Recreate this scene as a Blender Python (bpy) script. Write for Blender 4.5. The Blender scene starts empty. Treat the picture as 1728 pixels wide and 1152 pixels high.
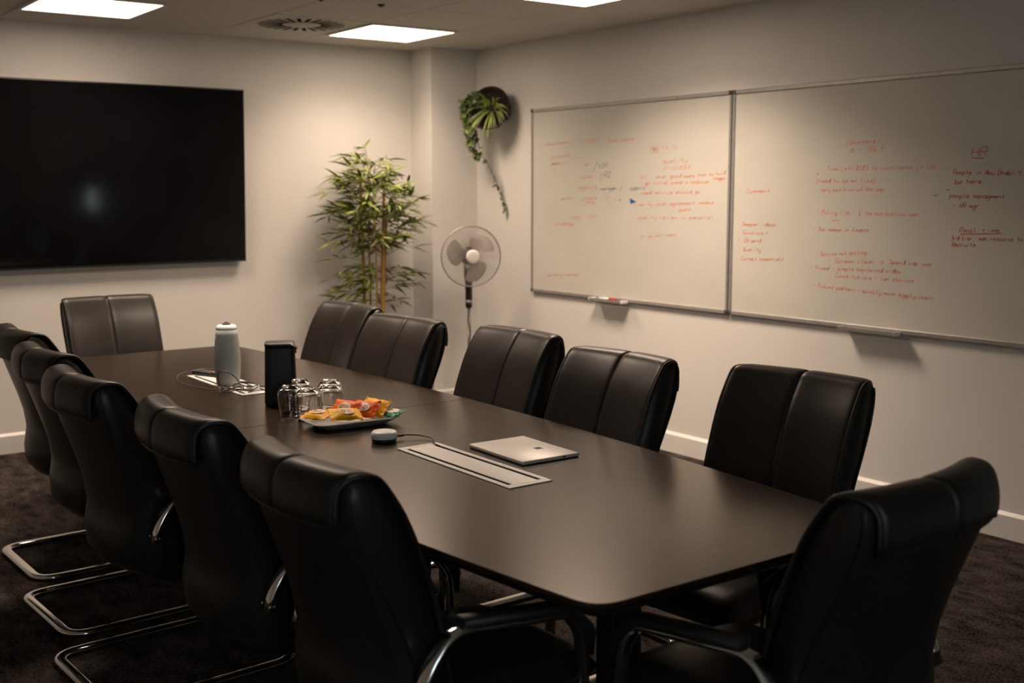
import bpy, bmesh, math, random
from math import sin, cos, pi, radians, sqrt
from mathutils import Vector, Matrix

SC = bpy.context.scene
COL = SC.collection
rnd = random.Random(11)

# ------------------------------------------------------------------ camera
YAW, PITCH, ROLL = radians(36.136), radians(7.557), radians(-0.100)
CAM_H = 1.525
cam_data = bpy.data.cameras.new('camera')
cam_data.sensor_width = 36.0
cam_data.lens = 36.0 * 1936.4 / 1728.0
cam_data.clip_start = 0.05
cam_data.dof.use_dof = True
cam_data.dof.focus_distance = 3.7
cam_data.dof.aperture_fstop = 3.2
cam = bpy.data.objects.new('camera', cam_data)
COL.objects.link(cam)
fwd = Vector((sin(YAW) * cos(PITCH), cos(YAW) * cos(PITCH), -sin(PITCH)))
rgt = Vector((cos(YAW), -sin(YAW), 0))
upv = rgt.cross(fwd)
r2 = rgt * cos(ROLL) + upv * sin(ROLL)
u2 = -rgt * sin(ROLL) + upv * cos(ROLL)
cam.matrix_world = Matrix(((r2.x, u2.x, -fwd.x, 0), (r2.y, u2.y, -fwd.y, 0), (r2.z, u2.z, -fwd.z, CAM_H), (0, 0, 0, 1)))
SC.camera = cam

# ------------------------------------------------------------------ world, exposure, lamp levels
world = bpy.data.worlds.new('world')
SC.world = world
world.use_nodes = True
bg = world.node_tree.nodes['Background']
bg.inputs[0].default_value = (0.84, 0.92, 1.0, 1)
bg.inputs[1].default_value = 7.5
SC.view_settings.view_transform = 'Standard'
SC.view_settings.look = 'None'
SC.view_settings.exposure = 0.0
SC.view_settings.gamma = 1.0
SC.view_settings.use_curve_mapping = False
LAMP_COLOUR = (1.0, 0.775, 0.600)
LAMP_WATTS = {(2, 1): 15.0, (5, 1): 14.0, (2, 4): 37.0, (5, 4): 22.0}   # ceiling panels; the row by the screen is dimmed
LAMP_SPREAD = 130          # prismatic diffusers throw their light downwards
DIFFUSER = 9.0

# room
RX, BY, ZC = 4.642, 7.041, 2.481
LX, NY = -1.0, -1.6


# ------------------------------------------------------------------ helpers
def tag(o, label=None, cat=None, group=None, kind=None):
    if label: o['label'] = label
    if cat: o['category'] = cat
    if group: o['group'] = group
    if kind: o['kind'] = kind
    return o


def empty(name, loc=(0, 0, 0), rz=0.0, label=None, cat=None, group=None):
    o = bpy.data.objects.new(name, None)
    o.empty_display_size = 0.1
    COL.objects.link(o)
    o.location = loc
    o.rotation_euler = (0, 0, rz)
    return tag(o, label, cat, group)


def link(name, me, mat=None, parent=None, loc=None, rot=None):
    o = bpy.data.objects.new(name, me)
    COL.objects.link(o)
    if mat is not None and not me.materials:
        me.materials.append(mat)
    if parent is not None: o.parent = parent
    if loc is not None: o.location = loc
    if rot is not None: o.rotation_euler = rot
    return o


def copy_tree(o, parent=None):
    c = o.copy()
    COL.objects.link(c)
    if parent is not None: c.parent = parent
    for ch in list(o.children):
        copy_tree(ch, c)
    return c


class MB:
    def __init__(s):
        s.v = []; s.f = []; s.sm = []

    def add(s, v, f, smooth=False):
        n = len(s.v)
        s.v += [tuple(p) for p in v]
        for q in f:
            s.f.append(tuple(i + n for i in q)); s.sm.append(smooth)
        return s

    def mesh(s, name):
        me = bpy.data.meshes.new(name)
        me.from_pydata(s.v, [], s.f)
        me.polygons.foreach_set('use_smooth', s.sm)
        bm = bmesh.new(); bm.from_mesh(me)
        bmesh.ops.recalc_face_normals(bm, faces=bm.faces)
        bm.to_mesh(me); bm.free()
        return me

    def build(s, name, mat, parent=None, loc=None, rot=None):
        return link(name, s.mesh(name), mat, parent, loc, rot)

    def box(s, x0, x1, y0, y1, z0, z1):
        return s.add([(x0, y0, z0), (x1, y0, z0), (x1, y1, z0), (x0, y1, z0), (x0, y0, z1), (x1, y0, z1), (x1, y1, z1), (x0, y1, z1)],
                     [(0, 3, 2, 1), (4, 5, 6, 7), (0, 1, 5, 4), (1, 2, 6, 5), (2, 3, 7, 6), (3, 0, 4, 7)])

    def bbox(s, x0, x1, y0, y1, z0, z1, b=0.003, seg=2):
        """box with rounded edges"""
        bm = bmesh.new()
        vs = [bm.verts.new(p) for p in [(x0, y0, z0), (x1, y0, z0), (x1, y1, z0), (x0, y1, z0), (x0, y0, z1), (x1, y0, z1), (x1, y1, z1), (x0, y1, z1)]]
        for q in [(0, 3, 2, 1), (4, 5, 6, 7), (0, 1, 5, 4), (1, 2, 6, 5), (2, 3, 7, 6), (3, 0, 4, 7)]:
            bm.faces.new([vs[i] for i in q])
        bmesh.ops.bevel(bm, geom=list(bm.edges), offset=b, segments=seg, profile=0.5, affect='EDGES')
        bm.verts.index_update()
        s.add([v.co[:] for v in bm.verts], [[v.index for v in f.verts] for f in bm.faces], seg > 1)
        bm.free()
        return s

    def lathe(s, prof, n=32, c=(0, 0), smooth=True, cap0=True, cap1=True, sq=None):
        """prof: [(r,z)] ; sq = superellipse exponent for a squarish outline"""
        vs = []; fs = []
        for r, z in prof:
            for k in range(n):
                a = 2 * pi * k / n
                m = 1.0
                if sq: m = (abs(cos(a)) ** sq + abs(sin(a)) ** sq) ** (-1 / sq)
                vs.append((c[0] + r * m * cos(a), c[1] + r * m * sin(a), z))
        for i in range(len(prof) - 1):
            for k in range(n):
                fs.append((i * n + k, i * n + (k + 1) % n, (i + 1) * n + (k + 1) % n, (i + 1) * n + k))
        if cap0: fs.append(tuple(range(n))[::-1])
        if cap1: fs.append(tuple((len(prof) - 1) * n + k for k in range(n)))
        return s.add(vs, fs, smooth)

    def sweep(s, path, ru, rv=None, up=(0, 0, 1), n=10, closed=False, taper=None, exp=2.0):
        """tube of elliptical section along a path; ru = sideways radius, rv = radius along `up`, carried along"""
        rv = ru if rv is None else rv
        P = [Vector(p) for p in path]
        m = len(P)
        T = []
        for i in range(m):
            if closed: t = P[(i + 1) % m] - P[i - 1]
            else: t = P[min(i + 1, m - 1)] - P[max(i - 1, 0)]
            T.append(t.normalized() if t.length > 1e-9 else Vector((1, 0, 0)))
        U = Vector(up)
        U = (U - T[0] * U.dot(T[0])).normalized()
        vs = []; fs = []
        for i in range(m):
            if i > 0:
                q = T[i - 1].rotation_difference(T[i])
                U = q @ U
                U = (U - T[i] * U.dot(T[i])).normalized()
            S = T[i].cross(U)
            w = taper[i] if taper else 1.0
            for k in range(n):
                a = 2 * pi * k / n
                ca, sa = cos(a), sin(a)
                if exp != 2.0:
                    ca = math.copysign(abs(ca) ** (2 / exp), ca); sa = math.copysign(abs(sa) ** (2 / exp), sa)
                vs.append(P[i] + S * (ru * w * ca) + U * (rv * w * sa))
        R = m if closed else m - 1
        for i in range(R):
            j = (i + 1) % m
            for k in range(n):
                fs.append((i * n + k, i * n + (k + 1) % n, j * n + (k + 1) % n, j * n + k))
        if not closed:
            fs.append(tuple(range(n))[::-1]); fs.append(tuple((m - 1) * n + k for k in range(n)))
        return s.add(vs, fs, True)

    def grid(s, rows, smooth=True, closed_u=False):
        n = len(rows[0]); vs = [p for r in rows for p in r]; fs = []
        for i in range(len(rows) - 1):
            for k in range(n if closed_u else n - 1):
                fs.append((i * n + k, i * n + (k + 1) % n, (i + 1) * n + (k + 1) % n, (i + 1) * n + k))
        return s.add(vs, fs, smooth)

    def prism(s, outline, z0, z1, b=0.0):
        """vertical prism, optional top and bottom chamfer b (inward offset toward centroid by normals)"""
        n = len(outline)
        def inset(d):
            out = []
            for i in range(n):
                p0 = Vector(outline[i - 1]); p1 = Vector(outline[i]); p2 = Vector(outline[(i + 1) % n])
                e = (p2 - p0).normalized()
                out.append((p1.x - e.y * d, p1.y + e.x * d))
            return out
        if b:
            lay = [(inset(b), z0), (outline, z0 + b), (outline, z1 - b), (inset(b), z1)]
        else:
            lay = [(outline, z0), (outline, z1)]
        vs = []; fs = []
        for o, z in lay: vs += [(x, y, z) for x, y in o]
        for i in range(len(lay) - 1):
            for k in range(n):
                fs.append((i * n + k, i * n + (k + 1) % n, (i + 1) * n + (k + 1) % n, (i + 1) * n + k))
        fs.append(tuple(range(n))[::-1]); fs.append(tuple((len(lay) - 1) * n + k for k in range(n)))
        return s.add(vs, fs, False)


def fillet(pts, r, seg=6):
    """round the inner corners of a polyline; r may be a list"""
    P = [Vector(p) for p in pts]
    out = [P[0]]
    for i in range(1, len(P) - 1):
        rr = r[i] if isinstance(r, (list, tuple)) else r
        a = (P[i - 1] - P[i]); b = (P[i + 1] - P[i])
        la, lb = a.length, b.length
        a.normalize(); b.normalize()
        ang = a.angle(b)
        if rr <= 0 or ang > pi - 0.02:
            out.append(P[i]); continue
        d = min(rr / math.tan(ang / 2), la * 0.49, lb * 0.49)
        p0 = P[i] + a * d; p1 = P[i] + b * d
        for k in range(seg + 1):
            t = k / seg
            out.append((1 - t) ** 2 * p0 + 2 * t * (1 - t) * P[i] + t * t * p1)
    out.append(P[-1])
    return out


def smooth_path(pts, sub=6):
    P = [Vector(p) for p in pts]
    out = []
    for i in range(len(P) - 1):
        p0 = P[max(i - 1, 0)]; p1 = P[i]; p2 = P[i + 1]; p3 = P[min(i + 2, len(P) - 1)]
        for k in range(sub):
            t = k / sub
            out.append(0.5 * ((2 * p1) + (p2 - p0) * t + (2 * p0 - 5 * p1 + 4 * p2 - p3) * t * t + (3 * p1 - p0 - 3 * p2 + p3) * t ** 3))
    out.append(P[-1])
    return out


def interp(tab, z):
    if z <= tab[0][0]: return tab[0][1]
    for (a, b), (c, d) in zip(tab, tab[1:]):
        if z <= c: return b + (d - b) * (z - a) / (c - a)
    return tab[-1][1]


# ------------------------------------------------------------------ materials
def material(name, colour, rough=0.5, metal=0.0, spec=0.5, **k):
    m = bpy.data.materials.new(name)
    m.use_nodes = True
    b = m.node_tree.nodes['Principled BSDF']
    b.inputs['Base Color'].default_value = (*colour, 1)
    b.inputs['Roughness'].default_value = rough
    b.inputs['Metallic'].default_value = metal
    b.inputs['Specular IOR Level'].default_value = spec
    for key, v in k.items():
        b.inputs[key].default_value = v
    return m


def nodes(m):
    return m.node_tree.nodes, m.node_tree.links, m.node_tree.nodes['Principled BSDF']


def mottle(m, c0, c1, scale, detail=4.0, stretch=(1, 1, 1), lo=0.35, hi=0.65, bump=0.0, bscale=None, bdist=0.002, rough=None):
    N, L, b = nodes(m)
    tc = N.new('ShaderNodeTexCoord'); mp = N.new('ShaderNodeMapping'); mp.inputs['Scale'].default_value = stretch
    L.new(tc.outputs['Object'], mp.inputs['Vector'])
    nz = N.new('ShaderNodeTexNoise'); nz.inputs['Scale'].default_value = scale; nz.inputs['Detail'].default_value = detail
    L.new(mp.outputs[0], nz.inputs['Vector'])
    cr = N.new('ShaderNodeValToRGB')
    cr.color_ramp.elements[0].position = lo; cr.color_ramp.elements[0].color = (*c0, 1)
    cr.color_ramp.elements[1].position = hi; cr.color_ramp.elements[1].color = (*c1, 1)
    L.new(nz.outputs['Fac'], cr.inputs['Fac']); L.new(cr.outputs['Color'], b.inputs['Base Color'])
    if bump:
        n2 = N.new('ShaderNodeTexNoise'); n2.inputs['Scale'].default_value = bscale or scale; n2.inputs['Detail'].default_value = 3
        L.new(mp.outputs[0], n2.inputs['Vector'])
        bp = N.new('ShaderNodeBump'); bp.inputs['Strength'].default_value = bump; bp.inputs['Distance'].default_value = bdist
        L.new(n2.outputs['Fac'], bp.inputs['Height']); L.new(bp.outputs['Normal'], b.inputs['Normal'])
    if rough:
        mr = N.new('ShaderNodeMapRange'); mr.inputs['To Min'].default_value = rough[0]; mr.inputs['To Max'].default_value = rough[1]
        L.new(nz.outputs['Fac'], mr.inputs['Value']); L.new(mr.outputs[0], b.inputs['Roughness'])
    return m


M = {}
M['wall'] = mottle(material('wall_paint', (.7, .68, .65), .85, spec=.2), (.69, .67, .635), (.72, .70, .665), 2.0, bump=.06, bscale=260, bdist=.0006)
M['skirt'] = mottle(material('gloss_white_paint', (.75, .74, .71), .35), (.74, .72, .69), (.77, .75, .72), 3.0)
M['ceil'] = mottle(material('ceiling_tile_board', (.62, .6, .57), .95, spec=.1), (.56, .54, .51), (.64, .62, .59), 90.0, detail=6, bump=.2, bscale=200, bdist=.001)
M['grid'] = mottle(material('ceiling_grid_metal', (.45, .43, .40), .6), (.40, .38, .36), (.46, .44, .42), 8)
M['slot_shade_brush'] = mottle(material('slot_shade_and_brush', (.006, .006, .006), .9, spec=.05), (.004, .004, .004), (.008, .007, .006), 20)
M['carpet'] = material('brown_carpet', (.03, .02, .016), 1.0, spec=.05)
N, L, b = nodes(M['carpet'])
tc = N.new('ShaderNodeTexCoord')
n1 = N.new('ShaderNodeTexNoise'); n1.inputs['Scale'].default_value = 105; n1.inputs['Detail'].default_value = 3
mp = N.new('ShaderNodeMapping'); mp.inputs['Scale'].default_value = (1.0, .45, 1)
n2 = N.new('ShaderNodeTexNoise'); n2.inputs['Scale'].default_value = 13; n2.inputs['Detail'].default_value = 7; n2.inputs['Roughness'].default_value = .72
L.new(tc.outputs['Object'], n1.inputs['Vector']); L.new(tc.outputs['Object'], mp.inputs['Vector']); L.new(mp.outputs[0], n2.inputs['Vector'])
mx = N.new('ShaderNodeMath'); mx.operation = 'MULTIPLY_ADD'; mx.inputs[1].default_value = .45
L.new(n1.outputs['Fac'], mx.inputs[0])
ms = N.new('ShaderNodeMath'); ms.operation = 'MULTIPLY'; ms.inputs[1].default_value = .55
L.new(n2.outputs['Fac'], ms.inputs[0]); L.new(ms.outputs[0], mx.inputs[2])
cr = N.new('ShaderNodeValToRGB')
cr.color_ramp.elements[0].position = .40; cr.color_ramp.elements[0].color = (.0055, .0047, .0042, 1)
cr.color_ramp.elements[1].position = .62; cr.color_ramp.elements[1].color = (.105, .088, .077, 1)
L.new(mx.outputs[0], cr.inputs['Fac']); L.new(cr.outputs['Color'], b.inputs['Base Color'])
bp = N.new('ShaderNodeBump'); bp.inputs['Strength'].default_value = .9; bp.inputs['Distance'].default_value = .006
L.new(n1.outputs['Fac'], bp.inputs['Height']); L.new(bp.outputs['Normal'], b.inputs['Normal'])

M['wood'] = mottle(material('dark_walnut_laminate', (.05, .03, .02), .3, spec=1.0), (.013, .0064, .0034), (.024, .0122, .0066), 7.0, detail=8, stretch=(9, .5, 1), lo=.3, hi=.72, rough=(.235, .245))
M['wood'].node_tree.nodes['Principled BSDF'].inputs['Specular Tint'].default_value = (1, .82, .66, 1)
M['edge'] = mottle(material('table_edge_band', (.012, .009, .007), .4), (.010, .007, .005), (.015, .010, .007), 30)
M['leather'] = mottle(material('black_leather', (.012, .011, .010),   .40, spec=.28), (.0185, .0155, .0134), (.0235, .0198, .0172), 9, bump=.16, bscale=420, bdist=.0006, rough=(.33, .39))
M['piping'] = mottle(material('black_leather_piping', (.008, .008, .008), .45), (.006, .006, .006), (.010, .009, .009), 60)
M['chrome'] = mottle(material('polished_chrome', (.75, .74, .72), .07, metal=1.0), (.70, .69, .67), (.78, .77, .75), 4, rough=(.05, .09))
M['rubber'] = mottle(material('black_polyurethane', (.014, .014, .014), .5), (.011, .011, .011), (.017, .016, .016), 80, bump=.1, bscale=500, bdist=.0004)
M['steel'] = mottle(material('grey_painted_steel', (.045, .043, .041), .3, metal=.6), (.04, .038, .036), (.05, .048, .046), 12)
M['alu'] = mottle(material('satin_aluminium', (.74, .73, .71), .40, metal=.25), (.71, .70, .68), (.77, .76, .74), 40, stretch=(1, .06, 1), rough=(.34, .46))
M['frame_alu'] = mottle(material('anodised_aluminium_frame', (.42, .40, .38), .38, metal=.5), (.39, .375, .355), (.45, .43, .41), 30)
M['board'] = mottle(material('whiteboard_enamel', (.55, .545, .50), .30, spec=.35), (.56, .545, .49), (.61, .595, .54), 1.4, detail=5, stretch=(1, 1, 1.6), rough=(.28, .4))
M['board_grey'] = mottle(material('grey_corner_plastic', (.07, .065, .06), .5), (.06, .055, .05), (.08, .075, .07), 30)
M['tv_screen'] = mottle(material('tv_glass', (.004, .004, .0045), .075, spec=.30), (.0035, .0035, .004), (.005, .005, .0055), 3)
M['tv_case'] = mottle(material('tv_case_plastic', (.008, .008, .008), .4), (.007, .007, .007), (.010, .010, .010), 30)
M['white_plastic'] = mottle(material('white_plastic', (.78, .82, .79), .38), (.76, .80, .77), (.80, .84, .81), 20)
M['grey_fabric'] = mottle(material('pale_grey_speaker_cloth', (.36, .38, .36), .8), (.34, .37, .355), (.41, .445, .43), 160, bump=.3, bscale=500, bdist=.0006)
M['black_plastic'] = mottle(material('black_plastic', (.012, .012, .012), .35), (.010, .010, .010), (.014, .014, .014), 30)
M['jug'] = mottle(material('matt_black_jug', (.012, .0115, .011), .5), (.010, .0096, .0095), (.014, .0135, .013), 60, bump=.05, bscale=300, bdist=.0003)
M['lens'] = material('camera_lens_glass', (.01, .012, .03), .08, spec=.8)
M['glass'] = material('clear_glass', (1, 1, 1), .0, **{'Transmission Weight': 1.0, 'IOR': 1.48})
M['china'] = mottle(material('grey_glazed_china', (.30, .31, .30), .28), (.27, .28, .27), (.33, .34, .33), 12)
M['laptop'] = mottle(material('silver_magnesium', (.74, .71, .67), .42, metal=.2), (.72, .69, .65), (.76, .73, .69), 60, rough=(.38, .46))
M['logo'] = mottle(material('dark_mirror_logo', (.06, .055, .05), .15, metal=.7), (.05, .046, .042), (.07, .064, .06), 30)
M['fan_blade'] = material('smoky_translucent_plastic', (.42, .37, .34), .3, **{'Alpha': .8})
M['fan_white'] = mottle(material('pearl_white_hub', (.75, .72, .68), .3), (.72, .69, .65), (.78, .75, .71), 20)
M['wire'] = mottle(material('painted_grey_wire', (.34, .32, .30), .35, metal=.4), (.31, .29, .27), (.37, .35, .33), 20)
M['pole'] = mottle(material('grey_pole_paint', (.10, .095, .09), .35, metal=.3), (.09, .085, .08), (.11, .105, .10), 20)
M['basket'] = mottle(material('charcoal_felt_pot', (.03, .023, .02), .9), (.022, .017, .015), (.04, .031, .027), 40, bump=.5, bscale=90, bdist=.003)
M['soil'] = mottle(material('dark_compost', (.015, .011, .008), 1), (.010, .008, .006), (.024, .017, .012), 60, bump=.6, bscale=80, bdist=.004)
M['cane'] = mottle(material('bamboo_cane', (.26, .13, .035), .5), (.30, .145, .03), (.46, .25, .065), 14, stretch=(1, 1, .25))
M['twig'] = mottle(material('green_twig', (.12, .09, .03), .6), (.09, .07, .02), (.15, .12, .04), 30)
for i, (a, c) in enumerate([((.12, .165, .016), (.21, .265, .030)), ((.20, .235, .036), (.31, .33, .06)), ((.055, .085, .012), (.10, .14, .024))]):
    M['bamboo_leaf%d' % i] = mottle(material('bamboo_leaf', c, .45), a, c, 12)
for i, (a, c) in enumerate([((.035, .060, .012), (.075, .110, .024)), ((.09, .135, .03), (.16, .21, .055)), ((.022, .038, .010), (.045, .07, .018))]):
    M['ivy_leaf%d' % i] = mottle(material('ivy_leaf', c, .4), a, c, 14)
M['planter'] = mottle(material('dark_planter_glaze', (.02, .02, .02), .4), (.016, .016, .016), (.026, .025, .024), 10)


def packet_mat(name, c0, c1):
    return mottle(material(name, c0, .5, spec=.2), c0, c1, 30, detail=3, bump=.35, bscale=45, bdist=.004)


M['yellow_foil'] = packet_mat('yellow_foil', (.86, .36, .004), (.95, .50, .008))
M['orange_foil'] = packet_mat('orange_foil', (.82, .085, .003), (.92, .17, .006))
M['green_foil'] = packet_mat('green_foil', (.03, .26, .12), (.05, .38, .18))
M['label_white'] = mottle(material('cream_label_print', (.8, .75, .62), .4), (.72, .62, .46), (.86, .82, .74), 60)
M['biscuit_print'] = mottle(material('biscuit_print', (.5, .25, .06), .45), (.40, .18, .04), (.62, .36, .10), 90)
M['ink_red'] = mottle(material('red_marker_ink', (.62, .17, .10), .6), (.66, .22, .145), (.78, .32, .22), 60)
M['ink_faint'] = mottle(material('faded_red_marker_ink', (.66, .36, .24), .6), (.60, .30, .19), (.70, .42, .30), 60)
M['ink_dark'] = mottle(material('dark_red_marker_ink', (.36, .085, .06), .6), (.48, .115, .085), (.58, .16, .12), 60)
M['ink_blue'] = mottle(material('blue_marker_ink', (.16, .22, .30), .6), (.10, .16, .26), (.24, .27, .31), 60)
M['ink_strong_blue'] = mottle(material('strong_blue_marker_ink', (.02, .09, .30), .6), (.015, .08, .27), (.03, .11, .33), 60)
M['ink_green'] = mottle(material('green_marker_ink', (.10, .2, .15), .6), (.08, .17, .12), (.13, .23, .18), 60)
M['red_plastic'] = mottle(material('red_pen_cap', (.45, .02, .015), .35), (.42, .018, .012), (.48, .025, .02), 20)
M['green_button'] = mottle(material('green_button', (.03, .25, .05), .4), (.025, .23, .045), (.035, .27, .06), 20)
M['yellow_button'] = mottle(material('orange_button', (.6, .28, .06), .4), (.58, .26, .05), (.62, .30, .07), 20)

M['diffuser'] = bpy.data.materials.new('lit_panel_diffuser')
M['diffuser'].use_nodes = True
N, L = M['diffuser'].node_tree.nodes, M['diffuser'].node_tree.links
N.clear()
em = N.new('ShaderNodeEmission'); out = N.new('ShaderNodeOutputMaterial')
em.inputs[0].default_value = (*LAMP_COLOUR, 1); em.inputs[1].default_value = DIFFUSER
L.new(em.outputs[0], out.inputs[0])

M['pane'] = bpy.data.materials.new('window_pane')
M['pane'].use_nodes = True
N, L = M['pane'].node_tree.nodes, M['pane'].node_tree.links
N.clear()
out = N.new('ShaderNodeOutputMaterial'); mixs = N.new('ShaderNodeMixShader'); tr = N.new('ShaderNodeBsdfTransparent'); gl = N.new('ShaderNodeBsdfGlossy')
gl.inputs['Roughness'].default_value = .02; mixs.inputs[0].default_value = .06; tr.inputs[0].default_value = (.9, .94, .93, 1)
L.new(tr.outputs[0], mixs.inputs[1]); L.new(gl.outputs[0], mixs.inputs[2]); L.new(mixs.outputs[0], out.inputs[0])

# ================================================================== the room
def struct(name, mb, mat, parent=None):
    o = mb.build(name, mat, parent)
    if parent is None: o['kind'] = 'structure'
    return o


struct('floor', MB().box(LX, RX, NY, BY, -.08, 0), M['carpet'])
struct('wall_back', MB().box(LX - .1, RX + .1, BY, BY + .1, -.08, ZC + .12), M['wall'])
struct('wall_right', MB().box(RX, RX + .1, NY - .1, BY, -.08, ZC + .12), M['wall'])
struct('wall_left', MB().box(LX - .1, LX, NY - .1, BY, -.08, ZC + .12), M['wall'])
# near wall with a window opening behind the photographer
WINS = ((-.55, .35, .95, 2.15), (4.44, 4.625, .40, .74))  # second, small opening is added unseen, sized for its reflection in the wall screen
nw = MB()
cuts = [LX] + [v for w in WINS for v in w[:2]] + [RX]
for a_, b_ in zip(cuts[0::2], cuts[1::2]): nw.box(a_, b_, NY - .1, NY, -.08, ZC + .12)
for (wx0, wx1, wz0, wz1) in WINS:
    nw.box(wx0, wx1, NY - .1, NY, -.08, wz0); nw.box(wx0, wx1, NY - .1, NY, wz1, ZC + .12)
struct('wall_near', nw, M['wall'])
for k_, (wx0, wx1, wz0, wz1) in enumerate(WINS):
    win = struct('window_%d' % (k_ + 1), MB().box(wx0, wx1, NY - .07, NY - .03, wz0, wz0 + .04).box(wx0, wx1, NY - .07, NY - .03, wz1 - .04, wz1)
                 .box(wx0, wx0 + .04, NY - .07, NY - .03, wz0 + .04, wz1 - .04).box(wx1 - .04, wx1, NY - .07, NY - .03, wz0 + .04, wz1 - .04), M['skirt'])
    MB().box(wx0 + .04, wx1 - .04, NY - .053, NY - .047, wz0 + .04, wz1 - .04).build('pane', M['pane'], win)
# boxed-in pillar in the far right corner
PX, PY = 4.265, 6.773
struct('wall_corner', MB().box(PX, RX, PY, BY, 0, ZC), M['wall'])


def skirting(name, p0, p1, inward):
    """moulded board: flat face with a chamfered top, running p0 -> p1, thickness towards `inward`"""
    h, t, c = .118, .018, .014
    prof = [(0, 0), (t, 0), (t, h - c), (t - .004, h - c + .004), (.005, h), (0, h)]
    P0, P1, I = Vector((*p0, 0)), Vector((*p1, 0)), Vector((*inward, 0))
    v = []; f = []
    for P in (P0, P1):
        v += [P + I * a + Vector((0, 0, z)) for a, z in prof]
    n = len(prof)
    for k in range(n): f.append((k, (k + 1) % n, n + (k + 1) % n, n + k))
    f += [tuple(range(n)), tuple(range(2 * n - 1, n - 1, -1))]
    struct(name, MB().add(v, f), M['skirt'])


skirting('baseboard_right', (RX, NY), (RX, PY - .018), (-1, 0))
skirting('baseboard_back', (LX, BY), (PX - .018, BY), (0, -1))
skirting('baseboard_corner_front', (PX - .018, PY), (RX, PY), (0, -1))
skirting('baseboard_corner_side', (PX, PY), (PX, BY), (-1, 0))
skirting('baseboard_left', (LX, NY), (LX, BY), (1, 0))

# ceiling: a backing slab, tiles of 600 mm laid between slim joints
ceiling = struct('ceiling', MB().box(LX, RX, NY, BY, ZC + .006, ZC + .12), M['grid'])
GX = [4.570 - .6 * k for k in range(-1, 11)]
GY = [7.180 - .6 * k for k in range(0, 16)]
LIGHTS = {(2, 1): 0, (5, 1): 0, (2, 4): 0, (5, 4): 0}
VENT = (3, 1)
_tile_cache = {}


def tile_mesh(w, d):
    key = (round(w, 3), round(d, 3))
    if key not in _tile_cache:
        g = .0022
        a, c = w / 2 - g, d / 2 - g
        e = .003
        m = MB().add([(-a, -c, .008), (a, -c, .008), (a, c, .008), (-a, c, .008), (-a, -c, e), (a, -c, e), (a, c, e), (-a, c, e),
                      (-a + e, -c + e, 0), (a - e, -c + e, 0), (a - e, c - e, 0), (-a + e, c - e, 0)],
                     [(0, 1, 2, 3), (0, 4, 5, 1), (1, 5, 6, 2), (2, 6, 7, 3), (3, 7, 4, 0), (4, 8, 9, 5), (5, 9, 10, 6), (6, 10, 11, 7), (7, 11, 8, 4), (8, 11, 10, 9)]).mesh('ceiling_tile')
        me = m; me.materials.append(M['ceil'])
        _tile_cache[key] = me
    return _tile_cache[key]


for i in range(len(GX) - 1):
    for j in range(len(GY) - 1):
        if (i, j) in LIGHTS or (i, j) == VENT: continue
        x1, x0 = min(GX[i], RX), max(GX[i + 1], LX)
        y1, y0 = min(GY[j], BY), max(GY[j + 1], NY)
        if x1 - x0 < .02 or y1 - y0 < .02: continue
        link('ceiling_tile', tile_mesh(x1 - x0, y1 - y0), None, ceiling, ((x0 + x1) / 2, (y0 + y1) / 2, ZC))

# ================================================================== ceiling fittings
LIGHT_LABELS = {
    (2, 1): 'bright square ceiling light panel beside the round slotted air vent',
    (5, 1): 'square ceiling light panel above the wall screen, at the left of the photo',
    (2, 4): 'square ceiling light panel cut off by the top edge, nearer the whiteboards',
    (5, 4): 'square ceiling light panel over the middle of the table, out of frame',
}
for (i, j), lab in LIGHT_LABELS.items():
    cx, cy = GX[i] - .3, GY[j] - .3
    t = empty('ceiling_light', (cx, cy, ZC), 0, lab, 'ceiling light', 'square ceiling light panels')
    a = .2975; w = .016
    fr = MB()
    for (x0, x1, y0, y1) in ((-a, a, -a, -a + w), (-a, a, a - w, a), (-a, -a + w, -a + w, a - w), (a - w, a, -a + w, a - w)):
        fr.box(x0, x1, y0, y1, -.012, .0056)
    fr.build('frame', M['skirt'], t)
    MB().box(-a + w, a - w, -a + w, a - w, .0035, .0054).build('diffuser', M['diffuser'], t)
    ld = bpy.data.lights.new('panel_light', 'AREA')
    ld.shape = 'SQUARE'; ld.size = 2 * (a - w) - .004
    ld.energy = LAMP_WATTS[(i, j)]; ld.color = LAMP_COLOUR; ld.spread = radians(LAMP_SPREAD)
    lo = bpy.data.objects.new('lamp', ld); COL.objects.link(lo); lo.parent = t; lo.location = (0, 0, .0025)

t = empty('air_vent', (GX[3] - .3, GY[1] - .3, ZC), 0, 'square ceiling air vent with a ring of swirled dark slots', 'air vent')
MB().bbox(-.297, .297, -.297, .297, -.002, .005, .002, 1).build('plate', M['ceil'], t)
MB().lathe([(.258, -.004), (.262, -.002), (.262, 0)], 48).build('ring', M['ceil'], t)
MB().lathe([(.085, -.010), (.10, -.006), (.105, -.002)], 40).build('hub', M['ceil'], t)
slot = MB().box(.112, .250, -.0115, .0115, -.0050, -.0010).mesh('slot'); slot.materials.append(M['slot_shade_brush'])  # solid dark bar on the plate; shade inside a slot is put into its colour
fin = MB().add([(.118, -.0105, -.004), (.246, -.0105, -.004), (.246, .0, -.010), (.118, .0, -.010)], [(0, 1, 2, 3)]).mesh('fin'); fin.materials.append(M['ceil'])
for k in range(24):
    o = link('slot', slot, None, t, (0, 0, 0), (0, 0, 2 * pi * k / 24))

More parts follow.
